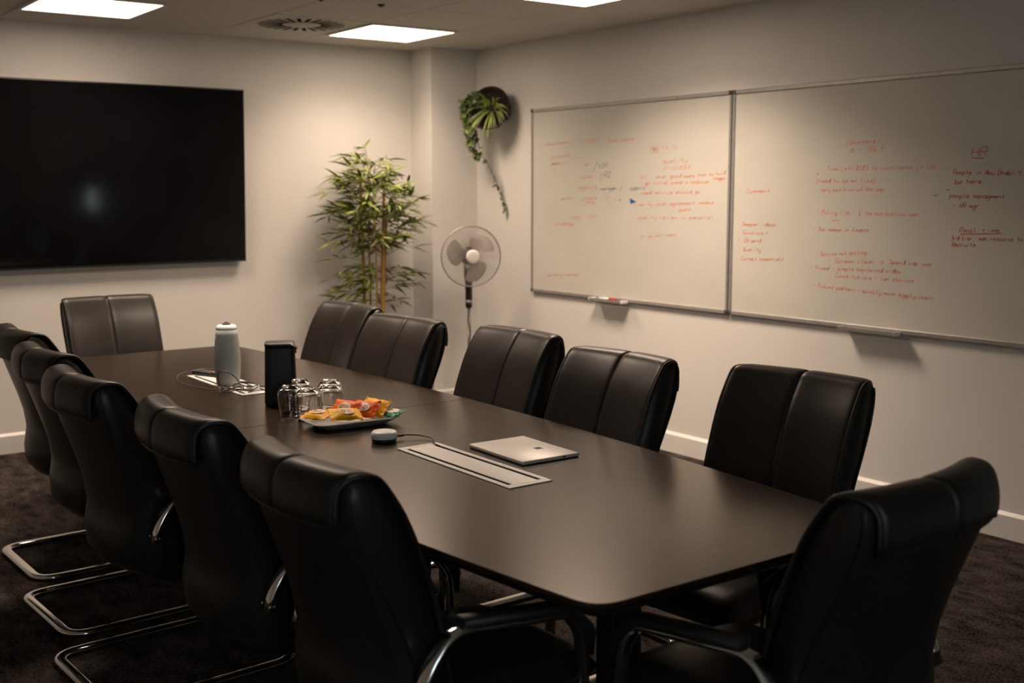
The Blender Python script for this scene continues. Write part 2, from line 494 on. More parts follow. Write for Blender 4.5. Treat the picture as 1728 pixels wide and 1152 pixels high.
for (x, y, lab) in ((3.09, 5.385, 'small black disc on the ceiling joint between the light panels'), (2.75, 5.40, 'small black disc on the ceiling at the top edge, left of its twin')):
    t = empty('ceiling_sensor', (x, y, ZC), 0, lab, 'sensor', 'black ceiling discs')
    MB().lathe([(.008, -.010), (.016, -.008), (.019, -.004), (.020, 0)], 20).build('body', M['black_plastic'], t)
    MB().lathe([(.004, -.014), (.006, -.012), (.006, -.0095)], 12).build('tip', M['pole'], t)

# ================================================================== wall screen
tvw, tvh = 1.90, 1.077
t = empty('wall_screen', (2.980 - tvw / 2, 6.984, 1.073), 0, 'large switched-off black wall screen on the back wall', 'television')
t.rotation_euler = (math.atan2(.052, tvh), 0, 0)
MB().bbox(-tvw / 2, tvw / 2, -.001, .030, 0, tvh, .004, 2).build('case', M['tv_case'], t)
MB().box(-tvw / 2 + .008, tvw / 2 - .008, -.0032, -.001, .014, tvh - .008).build('screen', M['tv_screen'], t)
MB().box(-tvw / 2, tvw / 2, -.0045, .001, -.003, .005).build('bottom_trim', M['steel'], t)
MB().box(-.35, .35, .030, .052, .25, .75).build('wall_bracket', M['steel'], t)

# ================================================================== whiteboards
GL = {'a': '56 26 04 23 54 56 53', 'b': '09 03 43 55 26 04', 'c': '46 16 04 23 53', 'd': '56 26 04 23 54 59 53', 'e': '05 55 36 16 04 23 53', 'f': '59 38 33|15 55',
      'g': '56 26 04 23 54 56 51 20 01', 'h': '09 03|05 26 45 53', 'i': '26 23|28 38', 'j': '36 31 10|38 48', 'k': '09 03|46 04 53', 'l': '29 24 43',
      'm': '06 03|05 26 33|35 56 63', 'n': '06 03|05 26 45 53', 'o': '26 04 23 54 26', 'p': '06 00|05 36 54 23 04', 'q': '56 26 04 23 54|56 50', 'r': '06 03|05 26 46',
      's': '56 26 15 45 54 23 03', 't': '28 24 43|06 46', 'u': '06 04 23 54|56 53', 'v': '06 23 56', 'w': '06 13 35 53 66', 'x': '06 53|56 03', 'y': '06 04 33 54|56 51 20 00',
      'z': '06 56 03 53', 'H': '09 03|59 53|06 56', 'R': '03 09 49 57 46 06|26 53', 'P': '03 09 49 57 46 06', 'T': '09 69|39 33', 'F': '59 09 03|06 46', 'S': '59 29 07 46 54 23 03',
      'D': '09 03 33 56 39 09', 'C': '59 29 05 23 53', 'B': '03 09 49 47 26 46 54 43 03', 'Q': '39 06 33 56 39|34 62', 'A': '03 39 63|15 55', 'E': '59 09 03 53|06 46', 'L': '09 03 53',
      'M': '03 09 35 69 63', '0': '29 06 23 56 29', '1': '29 23', '2': '07 29 48 03 53', '3': '09 49 26 46 54 33 03', '4': '49 05 55|59 53', '5': '59 09 06 46 54 33 03', '/': '00 49',
      '(': '39 16 10', ')': '19 36 30', '-': '06 36', '.': '23 24', ',': '23 11', '+': '06 46|28 24', '>': '07 45 13 07', '£': '59 29 24 03 53|06 46'}
INK = {'r': 'ink_red', 'f': 'ink_faint', 'd': 'ink_dark', 'b': 'ink_blue', 'g': 'ink_green'}
WRITING = [
    (5.977, 1.803, 5.696, 1.813, 'requirement', 'f', 1),
    (5.614, 1.811, 5.421, 1.815, 'current', 'f', 1),
    (5.344, 1.805, 5.110, 1.808, 'business', 'r', 1),
    (5.901, 1.718, 5.707, 1.729, 'process', 'f', 1),
    (5.901, 1.677, 5.731, 1.685, 'data in', 'f', 1),
    (5.572, 1.667, 5.521, 1.674, 'up', 'f', 1),
    (5.481, 1.648, 5.430, 1.658, '/', 'b', 1),
    (5.436, 1.647, 5.342, 1.663, '100', 'b', 1),
    (5.926, 1.624, 5.852, 1.627, 'it', 'f', 1),
    (5.630, 1.587, 5.486, 1.593, 'team', 'f', 1),
    (5.418, 1.586, 5.308, 1.599, '(R2', 'b', 1),
    (5.629, 1.521, 5.440, 1.528, 'agents', 'f', 1),
    (5.412, 1.517, 5.210, 1.524, 'manager /', 'b', 1),
    (5.147, 1.517, 5.002, 1.521, 'admin', 'b', 1),
    (5.802, 1.453, 5.682, 1.465, 'sales', 'f', 1),
    (5.593, 1.455, 5.439, 1.463, 'process', 'f', 1),
    (5.553, 1.433, 5.461, 1.437, 'here', 'r', 1),
    (5.372, 1.453, 5.328, 1.460, '5', 'f', 1),
    (5.284, 1.450, 5.220, 1.454, '- >', 'b', 1),
    (5.704, 1.338, 5.592, 1.348, 'copy', 'f', 1),
    (5.517, 1.345, 5.438, 1.354, 'no', 'f', 1),
    (5.856, 1.293, 5.668, 1.301, 'strategy', 'r', 1),
    (5.936, 0.958, 5.618, 0.981, 'monthly review', 'r', 1),
    (4.977, 1.752, 4.743, 1.752, 'topics to', 'f', 1),
    (4.976, 1.732, 4.897, 1.733, 'do', 'f', 1),
    (4.866, 1.672, 4.666, 1.675, 'quality', 'f', 1),
    (4.856, 1.635, 4.637, 1.638, 'process', 'f', 1),
    (5.055, 1.583, 5.004, 1.589, 'w', 'r', 1),
    (4.923, 1.585, 4.711, 1.590, 'what good', 'r', 1),
    (4.696, 1.586, 4.517, 1.595, 'means then', 'r', 1),
    (4.499, 1.594, 4.376, 1.603, 'to hold', 'r', 1),
    (4.468, 1.572, 4.376, 1.574, 'stages', 'r', 1),
    (5.013, 1.548, 4.498, 1.556, 'get initial scenario response', 'r', 1),
    (5.043, 1.493, 4.560, 1.501, 'need service should go', 'r', 1),
    (5.103, 1.423, 4.459, 1.443, 'clarify what agreement means', 'r', 1),
    (4.734, 1.397, 4.631, 1.405, 'space', 'r', 1),
    (5.071, 1.350, 4.457, 1.359, 'quality review in parallel', 'f', 1),
    (5.048, 1.239, 4.740, 1.259, 'to go all next', 'f', 1),
    (4.271, 1.501, 4.057, 1.505, '- Comment', 'r', 2),
    (4.248, 1.329, 4.011, 1.331, 'Deeper ideas', 'r', 2),
    (4.276, 1.284, 4.065, 1.287, '- Solutions +', 'r', 2),
    (4.275, 1.242, 4.112, 1.245, '- Brand', 'r', 2),
    (4.273, 1.195, 4.111, 1.198, '- Quality', 'r', 2),
    (4.284, 1.143, 3.957, 1.156, '- Contact essentials', 'r', 2),
    (3.589, 1.738, 3.396, 1.738, '(posters)', 'r', 2),
    (3.570, 1.695, 3.362, 1.701, '4 - 55 F', 'r', 2),
    (3.762, 1.590, 3.747, 1.595, 'x', 'r', 2),
    (3.701, 1.612, 3.091, 1.614, 'Time Left 2023 to continents of CoE', 'r', 2),
    (3.764, 1.555, 3.411, 1.553, '(need to be en lies)', 'r', 2),
    (3.736, 1.511, 3.363, 1.514, 'very position of the cap', 'r', 2),
    (3.754, 1.400, 3.162, 1.398, '- Policy list - £ its not bullion com.', 'r', 2),
    (3.773, 1.314, 3.440, 1.320, '- The reason in finance', 'r', 2),
    (3.753, 1.190, 3.449, 1.212, '- Service not selling', 'r', 2),
    (3.671, 1.161, 3.346, 1.172, '- Screen clean  >', 'r', 2),
    (3.320, 1.173, 3.092, 1.174, 'Spend cap use', 'r', 2),
    (3.783, 1.123, 3.253, 1.133, '- Fixed - simple explained video', 'r', 2),
    (3.661, 1.091, 3.181, 1.093, '- Constitutions - can choices', 'r', 2),
    (3.761, 1.035, 3.474, 1.028, '- Future pattern -', 'r', 2),
    (3.467, 1.028, 3.060, 1.020, 'quickly move supply chain.', 'r', 2),
    (2.924, 1.663, 2.839, 1.664, 'HR', 'd', 2),
    (3.006, 1.587, 2.715, 1.581, 'People in Abu Dhabi', 'd', 2),
    (2.704, 1.579, 2.640, 1.576, 'to', 'd', 2),
    (2.995, 1.545, 2.844, 1.547, 'be here.', 'd', 2),
    (3.019, 1.485, 2.752, 1.481, 'people managment', 'd', 2),
    (2.998, 1.441, 2.871, 1.440, '- HR mgr', 'd', 2),
    (2.963, 1.331, 2.765, 1.337, 'Real time', 'd', 2),
    (3.002, 1.296, 2.661, 1.302, '3rd tier, man resource to', 'd', 2),
    (2.995, 1.267, 2.879, 1.271, 'Recruits', 'd', 2),
]
STROKES = [
    (2.918, 1.658, 2.861, 1.654, 'd'),
    (2.957, 1.323, 2.760, 1.332, 'd'),
    (3.662, 1.369, 3.615, 1.370, 'r'),
    (3.100, 1.495, 3.079, 1.495, 'g'),
    (3.035, 1.519, 3.020, 1.517, 'g'),
]



def ribbon(mb, pts, w, x):
    """flat marker stroke on the board plane; pts are (y, z)"""
    P = [Vector(p) for p in pts]
    v = []; f = []
    for i, p in enumerate(P):
        d = (P[min(i + 1, len(P) - 1)] - P[max(i - 1, 0)])
        if d.length < 1e-6: d = Vector((1, 0))
        d.normalize(); nrm = Vector((-d.y, d.x)) * w / 2
        v += [(x, p.x + nrm.x, p.y + nrm.y), (x, p.x - nrm.x, p.y - nrm.y)]
    for i in range(len(P) - 1): f.append((2 * i, 2 * i + 1, 2 * i + 3, 2 * i + 2))
    mb.add(v, f)


def handwriting(parent, y0, z0, y1, z1, text, ink, x, w):
    mb = MB()
    dirv = Vector((y1 - y0, z1 - z0)); ln = dirv.length; dirv.normalize()
    perp = Vector((0, 1))
    adv = ln / len(text); u = adv / 6.6
    uz = min(max(u, .0034), .0062)
    for i, ch in enumerate(text):
        g = GL.get(ch)
        if not g: continue
        j = rnd.uniform(-.4, .4)
        for st in g.split('|'):
            pts = []
            for c in st.split():
                a, b = int(c[0]), int(c[1]) - 3 + j * .5
                q = Vector((y0, z0)) + dirv * (i * adv + (a + .22 * b) * u) + perp * (b * uz)
                pts.append((q.x, q.y, 0))
            pts = [(p.x, p.y) for p in smooth_path(pts, 3)] if len(pts) > 2 else [(p[0], p[1]) for p in pts]
            ribbon(mb, pts, w, x)
    o = mb.build('handwritten_line', M[INK[ink]], parent); o['kind'] = 'stuff'


BX = RX - .002          # back of the boards
for num, (ya, yb, lab) in {1: (4.338, 6.112, 'left whiteboard with faded red and blue handwriting, nearer the pillar'),
                           2: (2.556, 4.330, 'right whiteboard with red handwriting and HR notes, cut by the frame')}.items():
    za, zb = .848, 2.044
    t = empty('whiteboard', (0, 0, 0), 0, lab, 'whiteboard', 'whiteboards on the right wall')
    t.location = (BX, (ya + yb) / 2, za)
    off = Vector((-BX, -(ya + yb) / 2, -za))
    hl, hh = (yb - ya) / 2, zb - za
    MB().box(-.014, 0, -hl + .006, hl - .006, .006, hh - .006).build('writing_surface', M['board'], t)
    for nm, (a0, a1, c0, c1) in {'s0': (-hl + .02, hl - .02, 0, .022), 's1': (-hl + .02, hl - .02, hh - .022, hh), 's2': (-hl, -hl + .017, .02, hh - .02), 's3': (hl - .017, hl, .02, hh - .02)}.items():
        MB().bbox(-.022, -.001, a0, a1, c0, c1, .003, 1).build('frame_rail', M['frame_alu'], t)
    for sy in (-1, 1):
        for z0 in (0, hh - .022):
            c = sy * (hl - .0105)
            MB().bbox(-.024, 0, c - .012, c + .012, z0 - .001, z0 + .023, .004, 2).build('corner_cap', M['board_grey'], t)
    for (y0, z0, y1, z1, text, ink, bd) in WRITING:
        if bd == num: handwriting(t, y0 + off.y, z0 + off.z, y1 + off.y, z1 + off.z, text, ink, -.0146, .0034 if ink != 'f' else .0040)
    for (y0, z0, y1, z1, ink) in STROKES:
        if num == 2:
            mb = MB(); ribbon(mb, [(y0 + off.y, z0 + off.z), (y1 + off.y, z1 + off.z)], .0045, -.0146)
            mb.build('marker_stroke', M[INK[ink]], t)
    if num == 1:      # blue arrow head
        c = Vector((5.115 + off.y, 1.452 + off.z))
        MB().add([(-.0148, c.x - .03, c.y - .002), (-.0148, c.x + .028, c.y + .019), (-.0148, c.x + .022, c.y - .016)], [(0, 1, 2)]).build('arrow_head', M['ink_strong_blue'], t)

for (ya, yb, lab) in ((5.145, 5.435, 'short aluminium pen tray under the left whiteboard'), (3.235, 3.55, 'empty aluminium pen tray under the right whiteboard')):
    t = empty('pen_tray', (BX, (ya + yb) / 2, .852), 0, lab, 'pen tray', 'whiteboard pen trays')
    h = (yb - ya) / 2
    prof = [(-.0225, -.004), (-.075, -.004), (-.078, .008), (-.081, .008), (-.079, -.008), (-.0225, -.008)]
    v = [(x, -h, z) for x, z in prof] + [(x, h, z) for x, z in prof]
    n = len(prof)
    MB().add(v, [(k, (k + 1) % n, n + (k + 1) % n, n + k) for k in range(n)] + [tuple(range(n)), tuple(range(2 * n - 1, n - 1, -1))]).build('shelf', M['frame_alu'], t)
    MB().bbox(-.083, -.0225, -h - .006, -h, -.010, .010, .003, 1).build('end_cap', M['white_plastic'], t)
    MB().bbox(-.083, -.0225, h, h + .006, -.010, .010, .003, 1).build('end_cap', M['white_plastic'], t)
t = empty('marker_pen', (RX - .055, 5.29, .862), radians(2), 'white marker pen with red cap lying on the left pen tray', 'marker pen')
MB().sweep([(0, -.015, -.002), (0, .075, -.002)], .0085, n=12).build('barrel', M['white_plastic'], t)
MB().sweep([(0, -.073, -.002), (0, -.070, -.002), (0, -.015, -.002)], .0095, n=12, taper=[.75, 1, 1]).build('cap', M['red_plastic'], t)

# ================================================================== conference table
TX, TY, TZ = 1.81, 3.565, .74


def half_width(y):
    d = y - TY
    return .578 - .0325 * d * d


def boat(y0, y1, round0, round1):
    n = 26
    right = [(TX + half_width(y0 + (y1 - y0) * k / n), y0 + (y1 - y0) * k / n) for k in range(n + 1)]
    left = [(2 * TX - x, y) for x, y in reversed(right)]
    pts = right + left
    V3 = [(x, y, 0) for x, y in pts]
    if round0:
        # round the two corners at y0
        r = .075
        out = []
        body = [p for p in right if p[1] > y0 + r * 1.05]
        c = fillet([(TX, y0, 0), (right[0][0], y0, 0), (body[0][0], body[0][1], 0)], r, 8)
        rr = [(p.x, p.y) for p in c[1:-1]] + body
    else:
        rr = right
    if round1:
        r = .075
        body = [p for p in rr if p[1] < y1 - r * 1.05]
        c = fillet([(body[-1][0], body[-1][1], 0), (right[-1][0], y1, 0), (TX, y1, 0)], r, 8)
        rr = body + [(p.x, p.y) for p in c[1:-1]]
    ll = [(2 * TX - x, y) for x, y in reversed(rr)]
    return rr + ll


t = empty('conference_table', (TX, TY, 0), 0, 'long boat-shaped dark walnut meeting table in the middle of the room', 'table')
for (a, b, r0, r1) in ((1.590, 3.5492, True, False), (3.5508, 5.540, False, True)):
    o = [(x - TX, y - TY) for x, y in boat(a, b, r0, r1)]
    MB().prism(o, TZ - .0125, TZ, .0016).build('tabletop', M['wood'], t)
    o2 = []
    n = len(o)
    for i in range(n):
        e = (Vector(o[(i + 1) % n]) - Vector(o[i - 1])).normalized()
        o2.append((o[i][0] - e.y * .012, o[i][1] + e.x * .012))
    MB().prism(o2, TZ - .034, TZ - .0127, .010).build('underlay', M['edge'], t)
for y in (2.03, 3.55, 5.03):
    yy = y - TY
    MB().bbox(-.052 if y < 3 else -.036, .044 if y < 3 else .036, yy - .032, yy + .032, .035, .690, .005, 2).build('column', M['steel'], t)
    MB().bbox(-.235, .235, yy - .035, yy + .035, .003, .035, .010, 2).build('foot', M['steel'], t)
    MB().bbox(-.30, .30, yy - .03, yy + .03, .690, .7058, .003, 1).build('top_bracket', M['steel'], t)
MB().bbox(-.03, .03, 2.062 - TY, 3.518 - TY, .60, .66, .004, 1).build('beam', M['steel'], t)
MB().bbox(-.03, .03, 3.582 - TY, 4.998 - TY, .60, .66, .004, 1).build('beam', M['steel'], t)


def power_module(cx, cy, lab, slots):
    t = empty('power_module', (cx, cy, TZ), 0, lab, 'power module', 'flush power modules in the tabletop')
    hx, hy = .0725, .292
    fr = MB(); w = .017
    for (x0, x1, y0, y1) in ((-hx, hx, -hy, -hy + w), (-hx, hx, hy - w, hy), (-hx, -hx + w, -hy + w, hy - w), (hx - w, hx, -hy + w, hy - w)):
        fr.bbox(x0, x1, y0, y1, .0002, .0032, .0008, 1)
    fr.build('bezel', M['alu'], t)
    MB().bbox(-hx + w + .0135, hx - w - .0135, -hy + w + .001, hy - w - .001, .0002, .0030, .0008, 1).build('lid', M['alu'], t)
    for sx in (-1, 1):
        c = sx * (hx - w - .0067)
        MB().box(c - .0062, c + .0062, -hy + w + .012, hy - w - .012, .0002, .0016).build('brush_strip', M['slot_shade_brush'], t)
        for sy in (-1, 1):
            MB().box(c - .0062, c + .0062, sy * (hy - w - .0005), sy * (hy - w - .0115), .0002, .0030).build('strip_end', M['alu'], t)
    return t


power_module(1.807, 2.680, 'aluminium power module flush in the tabletop beside the closed laptop', 0)
power_module(1.795, 4.410, 'power module in the far half of the tabletop, strewn with black cables', 0)

# ================================================================== chairs
F_ = [(.36, .25), (.42, .258), (.48, .25), (.55, .236), (.62, .222), (.69, .206), (.76, .183), (.83, .157), (.88, .134), (.915, .113), (.94, .096), (.955, .082), (.964, .068)]
S_ = [(.36, .205), (.42, .197), (.48, .185), (.55, .163), (.62, .135), (.69, .103), (.76, .068), (.83, .036), (.88, .020), (.915, .014), (.94, .014), (.955, .019), (.964, .030)]
R_ = [(.345, .20), (.36, .155), (.385, .110), (.42, .086), (.48, .082), (.55, .098), (.62, .092), (.69, .074), (.76, .052), (.83, .030), (.88, .014), (.915, .007), (.94, .008), (.955, .014), (.964, .026)]
WB_ = .224


def bow(y): return -.032 * (1 - (y / WB_) ** 2)


def chair_meshes():
    m = {}
    lv = [.345, .36, .385, .42, .45, .48, .515, .55, .585, .62, .655, .69, .725, .76, .795, .83, .88, .915, .94, .955, .964]
    ss = [-1, -.97, -.92, -.84, -.7, -.5, -.25, 0, .25, .5, .7, .84, .92, .97, 1]
    rows = []
    for z in lv:
        w = WB_ * (1 - .05 * max(0, (.5 - z) / .15))
        f, s_, r = interp(F_, z), interp(S_, z), interp(R_, z)
        if z < .36: f, s_ = .245, .212
        row = [(f + bow(s * WB_), s * w, z) for s in ss]
        row += [(s_ + (r - s_) * (1 - abs(s) ** 3.2) ** (1 / 3.2) + bow(s * WB_) * .8, s * w, z) for s in reversed(ss)]
        rows.append(row)
    mb = MB(); mb.grid(rows, True, True)
    n = len(rows[0])
    base = len(mb.v) - n * len(rows)
    h = len(ss)
    for ri, flip in ((0, False), (len(rows) - 1, True)):
        for k in range(h - 1):
            q = (base + ri * n + k, base + ri * n + k + 1, base + ri * n + n - 2 - k, base + ri * n + n - 1 - k)
            mb.f.append(q if flip else q[::-1]); mb.sm.append(True)
    m['back_shell'] = mb.mesh('back_shell')
    # upholstered pad: two halves that run up the front, over the top and down to the piped seam behind
    prof = [(interp(F_, z), z) for z in (.455, .52, .60, .68, .76, .83, .88, .915, .938)] + [(.0845, .9545), (.071, .9650), (.052, .9690), (.032, .9680), (.016, .9590), (.006, .940), (.002, .914), (.002, .890), (.005, .868)]
    pp = [Vector((u, 0, z)) for u, z in prof]
    pp = smooth_path(pp, 2)
    nP = len(pp)
    ymax = []
    for i, p in enumerate(pp):
        tt = i / (nP - 1)
        ymax.append(.2255 if tt < .62 else .2255 - .022 * min(1, (tt - .62) / .2))
    edge = {}
    for side in (-1, 1):
        rows = []
        for i, p in enumerate(pp):
            d = (pp[min(i + 1, nP - 1)] - pp[max(i - 1, 0)]).normalized()
            nrm = Vector((d.z, 0, -d.x))          # outward: front is +u while going up
            ends = min(1, min(i, nP - 1 - i) / 1.6 + .12)
            row = []
            K = 16
            for k in range(K + 1):
                q = k / K
                yy = .0010 + (ymax[i] - .0010) * (.5 - .5 * cos(pi * q))
                q = yy / ymax[i]
                e = abs(2 * q - 1)
                d_in = .0016 if k in (0,) else 0
                puff = (1 - e ** 16) ** .5 if e < 1 else 0
                off = (.0085 + .0040 * max(0, min(1, (i / (nP - 1) - .68) / .14))) * puff * ends + .0015
                P = p + nrm * off
                row.append((P.x + bow(yy), side * yy, P.z))
            rows.append(row)
            edge.setdefault(side, []).append((p.x + nrm.x * .002 + bow(ymax[i]), side * ymax[i], p.z + nrm.z * .002))
        m['backrest_pad%d' % side] = MB().grid(rows, True).mesh('backrest_pad')
    for side in (-1, 1):
        m['edge_piping%d' % side] = MB().sweep(edge[side], .0062, n=8, up=(0, 1, 0)).mesh('edge_piping')
        sm = [(interp(S_, z) + bow(WB_), side * WB_ * 1.003 * (1 - .05 * max(0, (.5 - z) / .15)), z) for z in (.40, .45, .5, .55, .6, .65, .7, .75, .8, .85, .9, .935, .952)]
        m['side_piping%d' % side] = MB().sweep(sm, .0036, n=6, up=(0, 1, 0)).mesh('side_piping')
    m['centre_seam'] = MB().sweep([(p.x + bow(0) + .0015, 0, p.z) for p in pp[1:-1]], .0030, n=6, up=(0, 1, 0)).mesh('centre_seam')
    yy = [-.2035 + .407 * k / 24 for k in range(25)]
    m['headrest_piping'] = MB().sweep([(.0035 + bow(y), y, .868 + (.006 * (abs(y) / .2035) ** 8)) for y in yy], .0056, n=6).mesh('headrest_piping')
    # seat
    rows = []
    K = 12
    us = [.205, .215, .24, .30, .40, .50, .58, .63, .665, .685, .692]
    top = [.430, .452, .462, .466, .468, .470, .470, .464, .450, .428, .405]
    bot = [.405, .385, .374, .368, .365, .365, .367, .372, .382, .394, .405]
    for i, u in enumerate(us):
        row = []
        for k in range(K + 1):
            q = -1 + 2 * k / K
            e = (1 - abs(q) ** 6) ** .35
            mid = (top[i] + bot[i]) / 2
            row.append((u, .236 * q * (1 - .13 * max(0, (u - .60) / .092) ** 2), mid + (top[i] - mid) * e))
        for k in range(K, -1, -1):
            q = -1 + 2 * k / K
            e = (1 - abs(q) ** 6) ** .35
            mid = (top[i] + bot[i]) / 2
            row.append((u, .236 * q * (1 - .13 * max(0, (u - .60) / .092) ** 2), mid + (bot[i] - mid) * e))
        rows.append(row)
    mb = MB().grid(rows, True, True)
    n = len(rows[0])
    mb.f.append(tuple(range(n))[::-1]); mb.sm.append(False)
    mb.f.append(tuple((len(rows) - 1) * n + k for k in range(n))); mb.sm.append(False)
    m['seat'] = mb.mesh('seat')
    # chrome cantilever frame: arm, front post, floor rail, rear bar, and back up the other side
    AY = .262
    def side_pts(s):
        return [(.138, s * AY, .492), (.165, s * AY, .560), (.225, s * AY, .628), (.535, s * AY, .592), (.580, s * AY, .535), (.605, s * AY, .0135), (.30, s * AY, .0135)]
    path = side_pts(1) + [(-.005, AY, .0135), (-.005, -AY, .0135)] + side_pts(-1)[::-1]
    rr = [0, .20, .08, .06, .08, .07, 0, .085, .085, 0, .07, .08, .06, .08, .20, 0]
    fp = fillet(path, rr, 7)
    m['frame'] = MB().sweep(fp, .0205, .0100, up=(-1, 0, 0), n=14, exp=2.6).mesh('frame')
    # the tube's wide side stays across the chair because the section is carried along the bends
    for s in (-1, 1):
        ap = fillet([(.250, s * AY, .640), (.53, s * AY, .608), (.597, s * AY, .545), (.606, s * AY, .48)], [0, .05, .06, 0], 6)
        ap = [ap[0] + Vector((-.004, 0, 0))] + ap
        tp = [.55, .9] + [1.0] * (len(ap) - 4) + [.85, .5]
        m['armrest%d' % s] = MB().sweep(ap, .026, .0150, up=(0, 0, 1), n=14, taper=tp, exp=2.8).mesh('armrest')
        m['arm_bolt%d' % s] = MB().sweep([(.146, s * .190, .505), (.146, s * .282, .505)], .009, n=12).mesh('arm_bolt')
    return m


CH = chair_meshes()
CHAIR_PARTS = [('back_shell', 'back_shell', 'leather'), ('backrest_pad', 'backrest_pad-1', 'leather'), ('backrest_pad', 'backrest_pad1', 'leather'),
               ('edge_piping', 'edge_piping-1', 'piping'), ('edge_piping', 'edge_piping1', 'piping'), ('side_piping', 'side_piping-1', 'piping'),
               ('side_piping', 'side_piping1', 'piping'), ('headrest_piping', 'headrest_piping', 'leather'), ('centre_seam', 'centre_seam', 'piping'), ('seat', 'seat', 'leather'), ('frame', 'frame', 'chrome'),
               ('armrest', 'armrest-1', 'rubber'), ('armrest', 'armrest1', 'rubber'), ('arm_bolt', 'arm_bolt-1', 'chrome'), ('arm_bolt', 'arm_bolt1', 'chrome')]
for nm, key, mt in CHAIR_PARTS:
    CH[key].materials.append(M[mt])


def first_chair():
    t = empty('conference_chair')
    for nm, key, mt in CHAIR_PARTS: link(nm, CH[key], None, t)
    return t


proto = first_chair()
# (x, y of the top of the back, turn in degrees, label)
CHAIRS = [
    (0.995, 2.150, 2, 'black leather chair nearest the camera in the left row, armrest in view'),
    (0.975, 2.820, 0, 'black leather chair second from the camera in the left row'),
    (0.925, 3.530, 3, 'black leather chair in the middle of the left row'),
    (0.985, 4.185, 3, 'black leather chair second from the far end of the left row'),
    (1.052, 4.850, 2, 'black leather chair at the far end of the left row, cut by the frame'),
    (2.768, 2.254, 187.5, 'black leather chair nearest the camera in the row by the whiteboards'),
    (2.610, 2.880, 183, 'black leather chair opposite the laptop, second nearest on the whiteboard side'),
    (2.705, 3.590, 181.5, 'black leather chair in the middle of the whiteboard row, below the fan'),
    (2.590, 4.255, 186, 'black leather chair on the whiteboard side, overlapping the one by the bamboo'),
    (2.675, 4.915, 182, 'black leather chair farthest on the whiteboard side, before the bamboo plant'),
    (1.803, 6.085, -90, 'black leather chair facing the camera at the far head of the table'),
    (1.910, 1.237, 93, 'black leather chair seen from behind at the near head of the table'),
]
for i, (x, y, a, lab) in enumerate(CHAIRS):
    o = proto if i == 0 else copy_tree(proto)
    o.location = (x, y, 0)
    o.rotation_euler = (0, 0, radians(a))
    tag(o, lab, 'chair', 'black leather conference chairs')

# ================================================================== things on the table
# conference camera: pale cloth column, white collar, black lens
t = empty('conference_camera', (1.772, 4.372, TZ + .0036), 0, 'pale grey tapered camera speaker standing in the tangle of cables', 'camera')
MB().lathe([(.040, 0), (.0455, .006), (.0505, .055), (.0525, .095), (.0515, .125), (.0485, .165), (.0445, .205), (.0415, .226)], 40).build('speaker_column', M['grey_fabric'], t)
MB().lathe([(.0417, .2262), (.0410, .233), (.0385, .2395), (.0335, .2435), (.020, .2445)], 40).build('collar', M['white_plastic'], t)
MB().lathe([(.0175, .2447), (.0170, .248), (.0140, .2505), (.008, .251)], 28).build('lens_base', M['black_plastic'], t)
MB().lathe([(.0085, .2512), (.0072, .2545), (.0040, .2562), (.001, .2565)], 20).build('lens', M['lens'], t)
MB().bbox(-.046, -.0435, -.007, .007, .150, .200, .001, 1).build('front_strip', M['white_plastic'], t)

# insulated jug: squarish tapering body, slanted lid with a spout notch
t = empty('jug', (1.778, 3.885, TZ), radians(-26), 'tall matt black squarish jug behind the upturned glasses', 'jug')
mb = MB()
n = 40
rows = []
for r, z in ((.052, 0), (.0575, .004), (.0590, .012), (.0575, .08), (.0555, .15), (.0540, .205), (.0535, .2135), (.0505, .2165)):
    row = []
    for k in range(n):
        a = 2 * pi * k / n
        m_ = (abs(cos(a)) ** 7 + abs(sin(a)) ** 7) ** (-1 / 7)
        row.append((r * m_ * cos(a), r * m_ * sin(a), z))
    rows.append(row)
mb.grid(rows, True, True)
base = 0
mb.f.append(tuple(range(n))[::-1]); mb.sm.append(False)
mb.f.append(tuple((len(rows) - 1) * n + k for k in range(n))); mb.sm.append(False)
mb.build('body', M['jug'], t)
rows = []
for r, z in ((.0508, .2168), (.0545, .2185), (.0550, .2235), (.0535, .2285), (.045, .2300), (.012, .2300)):
    row = []
    for k in range(n):
        a = 2 * pi * k / n
        m_ = (abs(cos(a)) ** 7 + abs(sin(a)) ** 7) ** (-1 / 7)
        x, y = r * m_ * cos(a), r * m_ * sin(a)
        xr, yr = x * cos(-.62) + y * sin(-.62), y * cos(-.62) - x * sin(-.62)
        notch = max(0, 1 - (yr / .020) ** 2) * max(0, (xr - .014) / .045)
        row.append((x + .010 * notch * (r > .05) * cos(-.62), y + .010 * notch * (r > .05) * sin(-.62), z - .015 * notch * (z > .22)))
    rows.append(row)
mb = MB().grid(rows, True, True)
mb.f.append(tuple((len(rows) - 1) * n + k for k in range(n))); mb.sm.append(True)
mb.f.append(tuple(range(n))[::-1]); mb.sm.append(False)
mb.build('lid', M['jug'], t)
MB().bbox(-.006, .006, -.013, .013, .190, .2160, .0045, 2).build('spout', M['jug'], t, (.0560 * cos(-.62) * 1.09, .0560 * sin(-.62) * 1.09, 0), (0, 0, -.62))

